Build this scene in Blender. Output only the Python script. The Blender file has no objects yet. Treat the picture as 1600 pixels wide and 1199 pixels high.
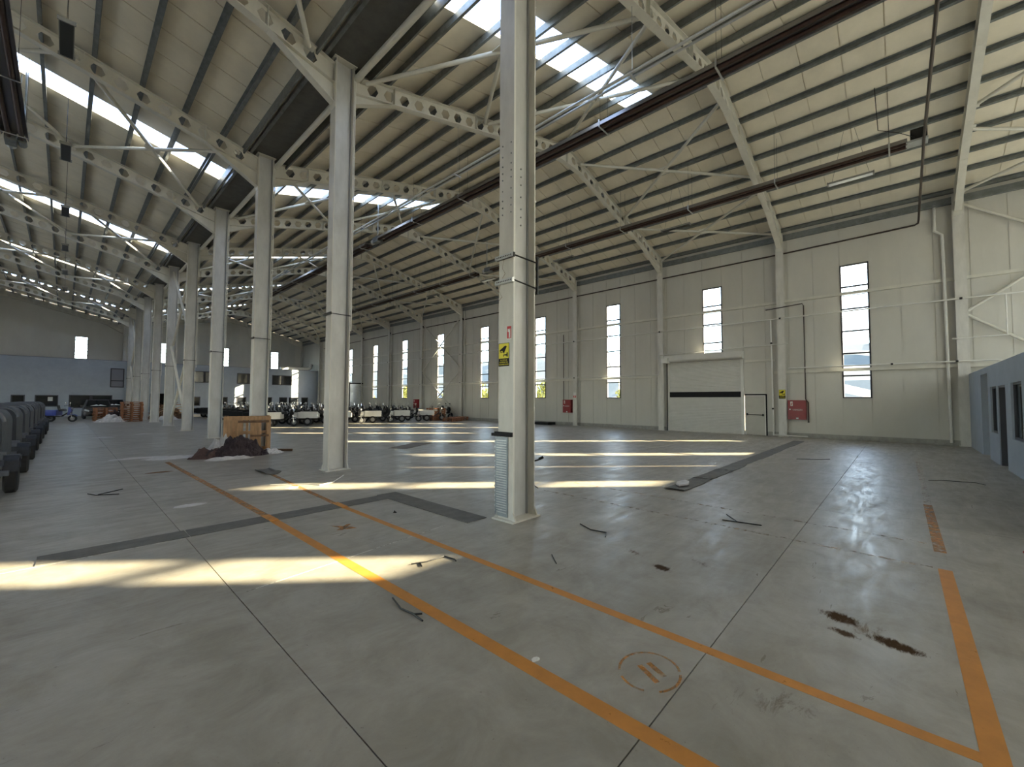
import bpy, math, random
from mathutils import Vector, Matrix, noise
random.seed(7)
S = bpy.context.scene
COL = S.collection

# ------------------------------------------------------------------ camera
EYE = 1.65
F_PX = 650.79
yaw, pitch, roll = math.radians(47.056), math.radians(2.299), math.radians(0.228)
fw = Vector((math.sin(yaw)*math.cos(pitch), math.cos(yaw)*math.cos(pitch), math.sin(pitch)))
r0 = Vector((math.cos(yaw), -math.sin(yaw), 0)); u0 = r0.cross(fw)
rt = r0*math.cos(roll)+u0*math.sin(roll); up = -r0*math.sin(roll)+u0*math.cos(roll)
cd = bpy.data.cameras.new('camera'); cam = bpy.data.objects.new('camera', cd); COL.objects.link(cam)
cd.sensor_fit = 'HORIZONTAL'; cd.sensor_width = 36; cd.lens = F_PX/1600*36; cd.clip_end = 2000; cd.clip_start = .05
M = Matrix((rt, up, -fw)).transposed().to_4x4(); M.translation = Vector((0, 0, EYE)); cam.matrix_world = M
S.camera = cam

# ------------------------------------------------------------------ world, sun, exposure
SUN_EL = math.radians(19.0)
sun_to = Vector((.725, -.689, 0)).normalized()*math.cos(SUN_EL)+Vector((0, 0, math.sin(SUN_EL)))
w = bpy.data.worlds.new('world'); S.world = w; w.use_nodes = True
nt = w.node_tree; nt.nodes.clear()
sky = nt.nodes.new('ShaderNodeTexSky'); sky.sky_type = 'NISHITA'; sky.sun_disc = False
sky.sun_elevation = SUN_EL; sky.sun_rotation = math.atan2(sun_to.x, sun_to.y)
sky.air_density = 1.0; sky.dust_density = 1.2; sky.ozone_density = 1.0
bg = nt.nodes.new('ShaderNodeBackground'); bg.inputs['Strength'].default_value = 2.8
out = nt.nodes.new('ShaderNodeOutputWorld')
tc = nt.nodes.new('ShaderNodeTexCoord'); cn_ = nt.nodes.new('ShaderNodeTexNoise'); cn_.inputs['Scale'].default_value = 3.0; cn_.inputs['Detail'].default_value = 7
nt.links.new(tc.outputs['Generated'], cn_.inputs[0])
crp = nt.nodes.new('ShaderNodeValToRGB'); crp.color_ramp.elements[0].position = .35; crp.color_ramp.elements[1].position = .62
crp.color_ramp.elements[0].color = (.45, .45, .45, 1); crp.color_ramp.elements[1].color = (.9, .9, .9, 1)
nt.links.new(cn_.outputs[0], crp.inputs[0])
cmx = nt.nodes.new('ShaderNodeMixRGB'); cmx.inputs[2].default_value = (.92, .93, .95, 1)
nt.links.new(crp.outputs[0], cmx.inputs[0]); nt.links.new(sky.outputs[0], cmx.inputs[1])
nt.links.new(cmx.outputs[0], bg.inputs[0]); nt.links.new(bg.outputs[0], out.inputs[0])
sl = bpy.data.lights.new('sun', 'SUN'); so = bpy.data.objects.new('sun', sl); COL.objects.link(so)
sl.energy = 36; sl.angle = math.radians(.6); sl.color = (1, .79, .50)
so.rotation_euler = sun_to.to_track_quat('Z', 'Y').to_euler()

vs = S.view_settings; vs.view_transform = 'Standard'; vs.look = 'None'; vs.gamma = 1; vs.use_curve_mapping = False
vs.exposure = 1.0

# ------------------------------------------------------------------ materials
def mat(name, col, rough=.6, metal=0, var=0, scale=3, bump=0, bscale=40, spec=.5, stretch=None, col2=None):
    m = bpy.data.materials.new(name); m.use_nodes = True; t = m.node_tree; b = t.nodes['Principled BSDF']
    b.inputs['Base Color'].default_value = (*col, 1); b.inputs['Roughness'].default_value = rough
    b.inputs['Metallic'].default_value = metal; b.inputs['Specular IOR Level'].default_value = spec
    if var or bump or col2:
        g = t.nodes.new('ShaderNodeNewGeometry'); mp = t.nodes.new('ShaderNodeMapping')
        t.links.new(g.outputs['Position'], mp.inputs[0])
        if stretch: mp.inputs['Scale'].default_value = stretch
    if var or col2:
        n = t.nodes.new('ShaderNodeTexNoise'); n.inputs['Scale'].default_value = scale; n.inputs['Detail'].default_value = 6
        n.inputs['Roughness'].default_value = .65
        t.links.new(mp.outputs[0], n.inputs[0])
        r = t.nodes.new('ShaderNodeValToRGB'); r.color_ramp.elements[0].position = .3; r.color_ramp.elements[1].position = .7
        c2 = col2 or tuple(min(1, c*(1+var)) for c in col)
        c1 = tuple(c*(1-var) for c in col)
        r.color_ramp.elements[0].color = (*c1, 1); r.color_ramp.elements[1].color = (*c2, 1)
        t.links.new(n.outputs[0], r.inputs[0]); t.links.new(r.outputs[0], b.inputs['Base Color'])
    if bump:
        n2 = t.nodes.new('ShaderNodeTexNoise'); n2.inputs['Scale'].default_value = bscale; n2.inputs['Detail'].default_value = 3
        t.links.new(mp.outputs[0], n2.inputs[0])
        bp = t.nodes.new('ShaderNodeBump'); bp.inputs['Strength'].default_value = bump; bp.inputs['Distance'].default_value = .02
        t.links.new(n2.outputs[0], bp.inputs['Height']); t.links.new(bp.outputs[0], b.inputs['Normal'])
    return m
STEEL = mat('painted_steel', (.63, .61, .54), .45, var=.08, scale=2.5, stretch=(1, 1, .3))
STEELD = mat('painted_steel_scuffed', (.60, .585, .54), .45, var=.12, scale=4, stretch=(1, 1, .35))
WEBM = mat('shaded_web_steel', (.55, .555, .55), .4, var=.12, scale=4, stretch=(1, 1, .35))  # cooler, darker steel: shade of the column recess put into the colour
WEBD = mat('web_corner_shade', (.30, .31, .32), .6)  # dark tone stands in for shade in the web corner
GALV = mat('galvanised_steel', (.20, .215, .215), .45, .45, var=.25, scale=5)
GALVL = mat('bright_galvanised_pipe', (.55, .57, .58), .35, .7, var=.12, scale=6)
PANEL = mat('roof_panel_cream', (.76, .70, .57), .55, var=.10, scale=.9)
WALLP = mat('wall_panel_cream', (.57, .555, .50), .5, var=.07, scale=.7, stretch=(1, 1, .4))
PLINTH = mat('concrete_plinth', (.34, .33, .30), .8, var=.2, scale=5, bump=.3)
GUTTER = mat('gutter_metal', (.10, .10, .095), .6, .2, var=.2, scale=4)
DARKF = mat('window_frame_dark', (.035, .035, .045), .5)
BROWNT = mat('heater_tube_brown', (.055, .03, .024), .4, .4, var=.3, scale=6)
REFL = mat('heater_reflector', (.25, .24, .24), .3, .8)
BLACK = mat('black_plastic', (.010, .010, .012), .6, spec=.2)
BLACKM = mat('black_metal', (.02, .02, .02), .4, .4)
RUBBER = mat('tyre_rubber', (.018, .018, .02), .8)
GREYB = mat('blue_grey_plaster', (.33, .37, .42), .85, var=.06, scale=2, bump=.15, bscale=60)
GREYBD = mat('plaster_reveal', (.20, .21, .24), .85)
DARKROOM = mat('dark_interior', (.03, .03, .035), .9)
WHITEP = mat('white_conduit', (.70, .69, .65), .4, var=.05)
DPIPE = mat('dark_gas_pipe', (.05, .035, .03), .5, .2)
RED = mat('hydrant_red', (.24, .009, .014), .4, var=.1, scale=8)
YEL = mat('sign_yellow', (.72, .62, .03), .5)
SIGNRED = mat('sign_red', (.45, .02, .03), .5)
SIGNWHITE = mat('sign_white', (.75, .75, .72), .5)
WHITEBED = mat('white_bed_paint', (.75, .74, .70), .45, var=.08, scale=4)
HUB = mat('wheel_hub_silver', (.28, .28, .28), .5, .5)
SEAT = mat('seat_vinyl', (.02, .02, .022), .5)
WRAP = mat('dusty_navy_wrap', (.018, .023, .036), .5, var=.35, scale=5, bump=.5, bscale=12)
WRAPL = mat('wrapped_trim', (.085, .095, .12), .45, var=.3, scale=8, bump=.4, bscale=15)
BLUE = mat('blue_paint', (.02, .04, .25), .35)
WOOD = mat('crate_wood', (.42, .25, .13), .75, var=.3, scale=6, stretch=(3, 3, .5), bump=.2)
WOODR = mat('red_brown_pallet_wood', (.28, .12, .06), .8, var=.3, scale=6)
WOODD = mat('old_dark_wood', (.16, .09, .05), .85, var=.35, scale=7)
PLAST = mat('white_plastic_film', (.62, .60, .60), .4, var=.15, scale=7, bump=.6, bscale=18)
CLOTH = mat('dark_purple_cloth', (.045, .032, .038), .9, var=.4, scale=9, bump=.8, bscale=25)
CLOTHR = mat('brown_cloth', (.10, .06, .055), .9, var=.4, scale=9, bump=.8, bscale=25)
PLATE = mat('dark_cover_plate', (.135, .13, .12), .7, .1, var=.25, scale=5, bump=.2, bscale=80)
CARP = mat('car_paint_grey', (.10, .095, .10), .25, .6)
CARG = mat('car_glass', (.01, .012, .015), .08)
CHROME = mat('chrome', (.7, .7, .7), .15, 1)
LAMPG = mat('headlight_glass', (.55, .57, .6), .1, .3)
SHUT = mat('shutter_slat_white', (.62, .61, .57), .45, var=.04, scale=3)
DOORM = mat('door_cream', (.50, .485, .43), .45, var=.06)
GREEN = mat('bush_leaves', (.15, .16, .03), .7, var=.35, scale=4)
GRASS = mat('dry_grass_ground', (.13, .125, .075), .9, var=.25, scale=.6)
HILL = mat('hazy_hill', (.055, .068, .07), 1, var=.2, scale=.03)
BOARDW = mat('white_board', (.8, .8, .8), .6)
TEXTB = mat('dark_lettering', (.03, .03, .05), .6)
TEXTW = mat('white_lettering', (.75, .72, .7), .6)
MESHG = mat('galvanised_mesh_plate', (.28, .31, .34), .4, .5, var=.2, scale=10)
RUST = mat('rusty_band', (.20, .11, .05), .8, var=.4, scale=20)
LIGHTG = mat('lamp_lens_grey', (.025, .027, .025), .4)
LIGHTH = mat('lamp_housing', (.25, .25, .23), .5)
LENSW = mat('lamp_lens_reflection', (.80, .82, .84), .25)  # white light reflection on the dark lens, put into its colour

def paint_mat(name, col, wear, soft=.06):
    m = mat(name, col, .55, var=.12, scale=6); t = m.node_tree; b = t.nodes['Principled BSDF']
    g = t.nodes.new('ShaderNodeNewGeometry'); n = t.nodes.new('ShaderNodeTexNoise'); n.inputs['Scale'].default_value = 9
    n.inputs['Detail'].default_value = 10; n.inputs['Roughness'].default_value = .75
    t.links.new(g.outputs['Position'], n.inputs[0])
    r = t.nodes.new('ShaderNodeValToRGB'); r.color_ramp.elements[0].position = wear-soft; r.color_ramp.elements[1].position = wear+soft
    t.links.new(n.outputs[0], r.inputs[0])
    tr = t.nodes.new('ShaderNodeBsdfTransparent'); mx = t.nodes.new('ShaderNodeMixShader'); o = t.nodes['Material Output']
    t.links.new(r.outputs[0], mx.inputs[0]); t.links.new(tr.outputs[0], mx.inputs[1]); t.links.new(b.outputs[0], mx.inputs[2])
    t.links.new(mx.outputs[0], o.inputs[0])
    return m
ORANGE = paint_mat('orange_floor_paint', (.53, .22, .035), .33)
ORANGEF = paint_mat('faded_orange_floor_paint', (.52, .24, .065), .50, .14)
ORANGEV = paint_mat('very_faint_orange_paint', (.56, .33, .15), .62, .12)
WHITEL = paint_mat('white_joint_filler', (.62, .60, .55), .46)

def glass_mat(name, tint, gloss):
    m = bpy.data.materials.new(name); m.use_nodes = True; t = m.node_tree; t.nodes.clear()
    o = t.nodes.new('ShaderNodeOutputMaterial'); a = t.nodes.new('ShaderNodeBsdfTransparent'); a.inputs[0].default_value = (*tint, 1)
    g = t.nodes.new('ShaderNodeBsdfGlossy'); g.inputs['Roughness'].default_value = .05
    x = t.nodes.new('ShaderNodeMixShader'); x.inputs[0].default_value = gloss
    t.links.new(a.outputs[0], x.inputs[1]); t.links.new(g.outputs[0], x.inputs[2]); t.links.new(x.outputs[0], o.inputs[0])
    return m
GLASS = glass_mat('window_glass', (.86, .90, .92), .05)
SKYL = glass_mat('skylight_sheet', (.72, .77, .84), .04)

# concrete floor ---------------------------------------------------
def floor_mat():
    m = bpy.data.materials.new('polished_concrete'); m.use_nodes = True; t = m.node_tree; b = t.nodes['Principled BSDF']
    L = t.links.new
    g = t.nodes.new('ShaderNodeNewGeometry')
    def nz(scale, detail=8, st=(1, 1, 1), rot=0, rough=.6, dist=0):
        mp = t.nodes.new('ShaderNodeMapping'); mp.inputs['Scale'].default_value = st; mp.inputs['Rotation'].default_value = (0, 0, rot)
        n = t.nodes.new('ShaderNodeTexNoise'); n.inputs['Scale'].default_value = scale; n.inputs['Detail'].default_value = detail
        n.inputs['Roughness'].default_value = rough; n.inputs['Distortion'].default_value = dist
        L(g.outputs['Position'], mp.inputs[0]); L(mp.outputs[0], n.inputs[0]); return n.outputs[0]
    def ramp(s, a, c1, c, c2):
        r = t.nodes.new('ShaderNodeValToRGB'); r.color_ramp.elements[0].position = a; r.color_ramp.elements[1].position = c
        r.color_ramp.elements[0].color = (*c1, 1); r.color_ramp.elements[1].color = (*c2, 1); L(s, r.inputs[0]); return r.outputs[0]
    def mix(fac, a, c, mode='MIX'):
        x = t.nodes.new('ShaderNodeMixRGB'); x.blend_type = mode
        if isinstance(fac, float): x.inputs[0].default_value = fac
        else: L(fac, x.inputs[0])
        for i, v in ((1, a), (2, c)):
            if isinstance(v, tuple): x.inputs[i].default_value = (*v, 1)
            else: L(v, x.inputs[i])
        return x.outputs[0]
    base = ramp(nz(.45, 6), .32, (.295, .278, .247), .68, (.385, .367, .33))
    blot = ramp(nz(2.2, 9, rough=.7, dist=.6), .36, (.80, .775, .73), .64, (1.07, 1.07, 1.06))
    base = mix(1.0, base, blot, 'MULTIPLY')
    sc = ramp(nz(1.4, 10, (.35, 1.8, 1), .8, .74, .6), .56, (1, 1, 1), .78, (1.16, 1.16, 1.14))
    base = mix(1.0, base, sc, 'MULTIPLY')
    sd = ramp(nz(1.0, 10, (1.4, .7, 1), .35, .72, .5), .60, (1, 1, 1), .76, (.78, .74, .68))
    base = mix(1.0, base, sd, 'MULTIPLY')
    sp = ramp(nz(34, 3), .69, (1, 1, 1), .75, (.55, .52, .5))
    base = mix(1.0, base, sp, 'MULTIPLY')
    # dirt stains with their own shapes: (x, y, radius x, radius y, rotation, threshold)
    smask = None
    def stain(x, y, rx, ry, rot, amount, col, nscale=9):
        nonlocal base, smask
        mp = t.nodes.new('ShaderNodeMapping'); mp.vector_type = 'TEXTURE'
        mp.inputs['Location'].default_value = (x, y, 0); mp.inputs['Rotation'].default_value = (0, 0, rot)
        mp.inputs['Scale'].default_value = (rx, ry, 1)
        L(g.outputs['Position'], mp.inputs[0])
        sxy = t.nodes.new('ShaderNodeSeparateXYZ'); L(mp.outputs[0], sxy.inputs[0]); cmb = t.nodes.new('ShaderNodeCombineXYZ')
        L(sxy.outputs[0], cmb.inputs[0]); L(sxy.outputs[1], cmb.inputs[1])
        ln = t.nodes.new('ShaderNodeVectorMath'); ln.operation = 'LENGTH'; L(cmb.outputs[0], ln.inputs[0])
        mr = t.nodes.new('ShaderNodeMapRange'); mr.inputs[1].default_value = 1; mr.inputs[2].default_value = 0; mr.inputs[3].default_value = 0; mr.inputs[4].default_value = amount
        L(ln.outputs['Value'], mr.inputs[0])
        n = nz(nscale, 9, (.55, 1.8, 1), .8, .8, .5)
        ad = t.nodes.new('ShaderNodeMath'); ad.operation = 'ADD'; L(mr.outputs[0], ad.inputs[0]); L(n, ad.inputs[1])
        f = ramp(ad.outputs[0], .76, (0, 0, 0), .95, (1, 1, 1))
        base = mix(f, base, col)
        smask = f if smask is None else mix(1.0, smask, f, 'LIGHTEN')
    stain(4.09, .37, .20, .15, 1.1, .74, (.062, .036, .019), 13)
    stain(3.90, .07, .24, .12, 1.35, .76, (.062, .036, .019), 13)
    stain(3.84, .33, .16, .09, 1.2, .62, (.085, .056, .035), 16)
    stain(4.0, .22, .50, .30, 1.3, .34, (.17, .13, .095), 12)
    stain(4.08, 1.76, .17, .10, 1.3, .74, (.06, .038, .024), 14)
    stain(4.28, 2.15, .26, .12, 1.3, .42, (.13, .09, .065), 14)
    stain(4.45, 1.5, .5, .12, .9, .34, (.18, .15, .12), 9)
    stain(1.25, 6.45, .42, .16, .2, .5, (.12, .10, .085), 9)
    stain(2.7, .55, .8, .25, 2.3, .33, (.17, .14, .11), 7)
    stain(2.05, 3.2, .5, .3, 0, .24, (.18, .15, .12), 7)
    L(base, b.inputs['Base Color'])
    rg = ramp(nz(2.6, 9, (.5, 2.4, 1), .8, .7, .6), .33, (.27, .27, .27), .67, (.55, .55, .55))
    L(mix(smask, rg, (.95, .95, .95)), b.inputs['Roughness'])
    L(mix(smask, (.5, .5, .5), (.05, .05, .05)), b.inputs['Specular IOR Level'])
    bp = t.nodes.new('ShaderNodeBump'); bp.inputs['Strength'].default_value = .16; bp.inputs['Distance'].default_value = .02
    L(nz(9, 6, (.5, 2.2, 1), .8), bp.inputs['Height']); L(bp.outputs[0], b.inputs['Normal'])
    return m
FLOOR = floor_mat()

# ------------------------------------------------------------------ mesh helpers
class MB:
    def __init__(s): s.v = []; s.f = []
    def add(s, vs_, fs):
        n = len(s.v); s.v += [tuple(p) for p in vs_]; s.f += [tuple(i+n for i in f) for f in fs]; return s
    def box(s, x0, x1, y0, y1, z0, z1):
        return s.add([(x0, y0, z0), (x1, y0, z0), (x1, y1, z0), (x0, y1, z0), (x0, y0, z1), (x1, y0, z1), (x1, y1, z1), (x0, y1, z1)],
                     [(0, 3, 2, 1), (4, 5, 6, 7), (0, 1, 5, 4), (1, 2, 6, 5), (2, 3, 7, 6), (3, 0, 4, 7)])
    def bar(s, a, b, wd, h, upv=(0, 0, 1)):
        a, b = Vector(a), Vector(b); d = (b-a).normalized(); u = Vector(upv); r = d.cross(u)
        if r.length < 1e-4: r = d.cross(Vector((1, 0, 0)))
        r.normalize(); u = r.cross(d); r *= wd/2; u *= h/2
        return s.add([a-r-u, a+r-u, a+r+u, a-r+u, b-r-u, b+r-u, b+r+u, b-r+u],
                     [(0, 3, 2, 1), (4, 5, 6, 7), (0, 1, 5, 4), (1, 2, 6, 5), (2, 3, 7, 6), (3, 0, 4, 7)])
    def tube(s, pts, r, n=8):
        pts = [Vector(p) for p in pts]; rings = []
        for i, p in enumerate(pts):
            d = (pts[min(i+1, len(pts)-1)]-pts[max(i-1, 0)]).normalized()
            x = d.cross(Vector((0, 0, 1)))
            if x.length < 1e-3: x = d.cross(Vector((1, 0, 0)))
            x.normalize(); y = d.cross(x)
            rr = r[i] if isinstance(r, (list, tuple)) else r
            rings.append([p+x*rr*math.cos(2*math.pi*k/n)+y*rr*math.sin(2*math.pi*k/n) for k in range(n)])
        vv = [q for g_ in rings for q in g_]; ff = []
        for i in range(len(pts)-1):
            for k in range(n): ff.append((i*n+k, i*n+(k+1) % n, (i+1)*n+(k+1) % n, (i+1)*n+k))
        ff.append(tuple(range(n))[::-1]); ff.append(tuple(range((len(pts)-1)*n, len(pts)*n)))
        return s.add(vv, ff)
    def prism(s, poly, axis, a, b):
        # poly: 2D points in the plane normal to axis ('x': (y,z), 'y': (x,z), 'z': (x,y))
        def P(p, t): return {'x': (t, p[0], p[1]), 'y': (p[0], t, p[1]), 'z': (p[0], p[1], t)}[axis]
        n = len(poly); vv = [P(p, a) for p in poly]+[P(p, b) for p in poly]
        return s.add(vv, [tuple(range(n))[::-1], tuple(range(n, 2*n))]+[(i, (i+1) % n, n+(i+1) % n, n+i) for i in range(n)])
    def wheel(s, c, r, wd, axis='y', n=18, inner=None):
        c = Vector(c); prof = [(-wd/2, r*.86), (-wd/2*.7, r), (wd/2*.7, r), (wd/2, r*.86)]
        if inner: prof = [(-wd/2*.8, inner)]+prof+[(wd/2*.8, inner)]
        vv = []; m_ = len(prof)
        for k in range(n):
            a = 2*math.pi*k/n
            for t, rr in prof:
                vv.append(c+(Vector((rr*math.cos(a), t, rr*math.sin(a))) if axis == 'y' else Vector((t, rr*math.cos(a), rr*math.sin(a)))))
        ff = [(k*m_+i, k*m_+i+1, ((k+1) % n)*m_+i+1, ((k+1) % n)*m_+i) for k in range(n) for i in range(m_-1)]
        if inner: ff += [(k*m_+m_-1, k*m_, ((k+1) % n)*m_, ((k+1) % n)*m_+m_-1) for k in range(n)]
        else: ff += [tuple(k*m_ for k in range(n)), tuple(k*m_+m_-1 for k in range(n))[::-1]]
        return s.add(vv, ff)
    def mesh(s, name, m, smooth=False):
        me = bpy.data.meshes.new(name); me.from_pydata(s.v, [], s.f); me.update()
        if m: me.materials.append(m)
        if smooth:
            for p in me.polygons: p.use_smooth = True
            try: me.set_sharp_from_angle(angle=math.radians(40))
            except Exception: pass
        return me
def ob(name, data, parent=None, loc=(0, 0, 0), rz=0):
    o = bpy.data.objects.new(name, data); COL.objects.link(o); o.location = loc; o.rotation_euler = (0, 0, rz)
    if parent: o.parent = parent
    return o
def part(name, mb, m, parent, loc=(0, 0, 0), smooth=False, label=None):
    o = ob(name, mb.mesh(name, m, smooth), parent, loc)
    if label: o['label'] = label
    return o
def tag(o, label, cat, group=None):
    o['label'] = label; o['category'] = cat
    if group: o['group'] = group
    return o
def thing(name, label, cat, loc=(0, 0, 0), rz=0, group=None):
    return tag(ob(name, None, None, loc, rz), label, cat, group)
def single(name, mb, m, label, cat, loc=(0, 0, 0), rz=0, group=None, smooth=False):
    return tag(ob(name, mb.mesh(name, m, smooth), None, loc, rz), label, cat, group)
def struct(name, mb=None, m=None):
    o = ob(name, mb.mesh(name, m) if mb else None); o['kind'] = 'structure'; return o
def dup(o, parent=None, loc=None, rz=None):
    c = o.copy(); COL.objects.link(c)
    if parent: c.parent = parent
    if loc is not None: c.location = loc
    if rz is not None: c.rotation_euler = (0, 0, rz)
    for ch in list(o.children): dup(ch, c)
    return c
ORD = ['zeroth', 'first', 'second', 'third', 'fourth', 'fifth', 'sixth', 'seventh', 'eighth', 'ninth', 'tenth', 'eleventh', 'twelfth', 'thirteenth', 'fourteenth', 'fifteenth', 'sixteenth']
def text_mesh(body, size, m, name='lettering'):
    c = bpy.data.curves.new(name, 'FONT'); c.body = body; c.size = size; c.align_x = 'CENTER'; c.align_y = 'CENTER'; c.extrude = .001
    t = bpy.data.objects.new(name, c); COL.objects.link(t)
    dg = bpy.context.evaluated_depsgraph_get(); me = bpy.data.meshes.new_from_object(t.evaluated_get(dg))
    bpy.data.objects.remove(t); me.materials.clear(); me.materials.append(m); return me

# ------------------------------------------------------------------ dimensions
XC, XW, XR, XRL, XL = 4.40, 23.05, 13.72, -4.92, -14.24
BAY = 5.78; SL = .2575; ZR = 12.05
def F(k): return 4.0+BAY*(k-1)
YB, YE = -7.60, 62.30
def zt(x): return ZR-SL*abs(x-XR) if x >= XC else ZR-SL*abs(x-XRL)
PW = BAY/6

# ------------------------------------------------------------------ floor
flo = struct('floor', MB().box(XL, XW+.1, YB, YE, -.10, -.012), mat('floor_joint_filler', (.03, .028, .025), .9))
xs = [XL, -5.6, 1.04, 7.9, 14.8, XW+.1]; ys = [YB, .97, 6.35, 18.2, 29.6, 41.2, 52.9, YE]
for i in range(len(xs)-1):
    for j in range(len(ys)-1):
        g_ = .0035
        part('floor_slab', MB().box(xs[i]+g_, xs[i+1]-g_, ys[j]+g_, ys[j+1]-g_, -.012, 0), FLOOR, flo)

# ------------------------------------------------------------------ panels
def wall_panel_mesh(wd, h, m, cache={}):
    k = (round(wd, 3), round(h, 3), m.name)
    if k not in cache:
        b = MB().box(0, .05, 0, wd, 0, h).box(-.018, 0, .011, wd-.011, .0, h)
        for q in (.33, .66): b.box(-.0205, -.018, wd*q-.006, wd*q+.006, 0, h)   # shallow stiffening ribs
        cache[k] = b.mesh('wall_panel', m)
    return cache[k]

# right wall ----------------------------------------------------------
WTOP = 9.92
wr = struct('wall_right', MB().box(XW-.02, XW+.12, YB, YE, -.05, .20), PLINTH)
def rpanel(y, z0, z1, wd=PW): ob('wall_panel', wall_panel_mesh(wd, z1-z0, WALLP), wr, (XW, y, z0))
y_first = .838
kmin = math.floor((YB-y_first)/PW); kmax = math.ceil((YE-y_first)/PW)
WIN_Y = {}
for k in range(kmin, kmax):
    y = y_first+PW*k; wd = PW
    if y < YB: wd = PW-(YB-y); y = YB
    if y+wd > YE: wd = YE-y
    j = k % 6; b = k//6
    if j == 0 and wd > .9 and -1 <= b <= 9:
        WIN_Y[b] = y
        if b == 1: rpanel(y, 3.9, 4.12, wd)
        else: rpanel(y, .2, 1.8, wd)
        rpanel(y, 7.6, WTOP, wd)
    elif k in (5, 7, 8): rpanel(y, 3.78, WTOP, wd)
    elif k == 4: rpanel(y, 1.97, WTOP, wd)
    else: rpanel(y, .2, WTOP, wd)
def girt(parent, z, h, y0, y1, x, name='girt'):
    b = MB().box(x-.10, x, y0, y1, z-h/2, z+h/2).box(x-.105, x-.10, y0, y1, z-h/2, z-h/2+.02)
    return part(name, b, STEEL, parent)
girt(wr, 6.34, .12, YB+.2, YE, XW-.021); girt(wr, 3.02, .12, YB+.2, 4.35, XW-.021); girt(wr, 3.02, .12, 9.75, YE, XW-.021)
girt(wr, 3.62, .10, 4.3, 5.6, XW-.021)
part('eave_beam', MB().box(XW-.16, XW-.021, YB, YE, 9.25, 9.50).box(XW-.21, XW-.16, YB, YE, 9.22, 9.27), GALV, wr)

def window(n, axis, pos, at, z0, z1, inward):
    """tall window; axis 'x' = set in a wall of constant x."""
    wd = PW if axis == 'x' else .97
    w_ = struct('window_%d' % n)
    def P(name, a0, a1, c0, c1, d0, d1, m):
        b = MB()
        if axis == 'x': b.box(at+d0, at+d1, a0, a1, c0, c1)
        else: b.box(a0, a1, at+d0, at+d1, c0, c1)
        return part(name, b, m, w_)
    p0, p1 = pos, pos+wd; t_ = .05
    for a0, a1, c0, c1 in ((p0, p0+t_, z0, z1), (p1-t_, p1, z0, z1), (p0+t_, p1-t_, z1-t_, z1), (p0+t_, p1-t_, z0, z0+t_)):
        P('frame', a0, a1, c0, c1, -.045, .07, DARKF)
    zs = [7.6-.968*i for i in range(1, 6)] if axis == 'x' else [z0+(z1-z0)/7*i for i in range(1, 7)]
    zs = [z for z in zs if z > z0+.2]
    th = .065 if at < 0 else .032
    for z in zs: P('transom', p0+t_, p1-t_, z-th, z+th, -.03, .05, DARKF)
    if axis == 'x': P('transom', p0+t_, p1-t_, 6.25, 6.28, .0, .05, DARKF)
    zz = [z0+t_]+sorted(zs)+[z1-t_]
    for i in range(len(zz)-1): P('pane', p0+t_, p1-t_, zz[i]+.02, zz[i+1]-.02, .015, .021, GLASS)
    return w_
n = 1
for b in sorted(WIN_Y):
    window(n, 'x', WIN_Y[b], XW, 4.12 if b == 1 else 1.8, 7.6, -1); n += 1

# rear wall behind the camera (windows that let the sun streaks in) ---
EW = [1.05, 7.25, 14.2, 19.95]
tlb = MB(); rear = MB(); xcuts = [XL]+[c for e in [-10.6, -3.5-2.5]+EW[1:] for c in ((e-.485, e+.485) if e in EW or e == -10.6 else (e, e+5))]+[XW]
for i in range(0, len(xcuts)-1, 1):
    a, c = xcuts[i], xcuts[i+1]
    if i % 2 == 0 and a > -1.5: rear.box(a, c, YB-.1, YB, 0, 3.2).box(a, c, YB-.1, YB, 8.2, 10.1); tlb.box(a, c, YB-.06, YB-.05, 3.2, 8.2)
    elif i % 2 == 0: rear.box(a, c, YB-.1, YB, 0, 10.1)
    elif i == 3: rear.box(a, c, YB-.1, YB, 0, 10.1)
    else: rear.box(a, c, YB-.1, YB, 0, 1.8).box(a, c, YB-.1, YB, 8.3, 10.1)
for x0, x1, xr in ((XL, XC, XRL), (XC, XW, XR)):
    rear.prism([(x0, 10.0), (x1, 10.0), (x1, zt(x1-.001)+.3), (xr, zt(xr)+.3), (x0, zt(x0+.001)+.3)], 'y', YB-.1, YB)
TRANSL = bpy.data.materials.new('translucent_sheet'); TRANSL.use_nodes = True; _t = TRANSL.node_tree; _t.nodes.clear()
_o = _t.nodes.new('ShaderNodeOutputMaterial'); _b = _t.nodes.new('ShaderNodeBsdfTranslucent'); _b.inputs[0].default_value = (.30, .32, .33, 1); _t.links.new(_b.outputs[0], _o.inputs[0])
part('added_fill_panel', tlb, TRANSL, struct('wall_rear', rear, WALLP))  # translucent band added to the unseen rear wall as fill light
for e in [-10.6]+EW[1:]:
    window(n, 'y', e-.485, YB-.06, 1.8, 8.3, 1); n += 1

# left wall (outside the picture) with openings added for fill light -------------
lw = MB(); yc = [YB]
for yy in (9, 25, 41): yc += [yy-2.5, yy+2.5]
yc.append(YE)
for i in range(len(yc)-1):
    if i % 2 == 0: lw.box(XL-.1, XL, yc[i], yc[i+1], 0, 10)
    else: lw.box(XL-.1, XL, yc[i], yc[i+1], 5.0, 10)
struct('wall_left', lw, WALLP)

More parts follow.
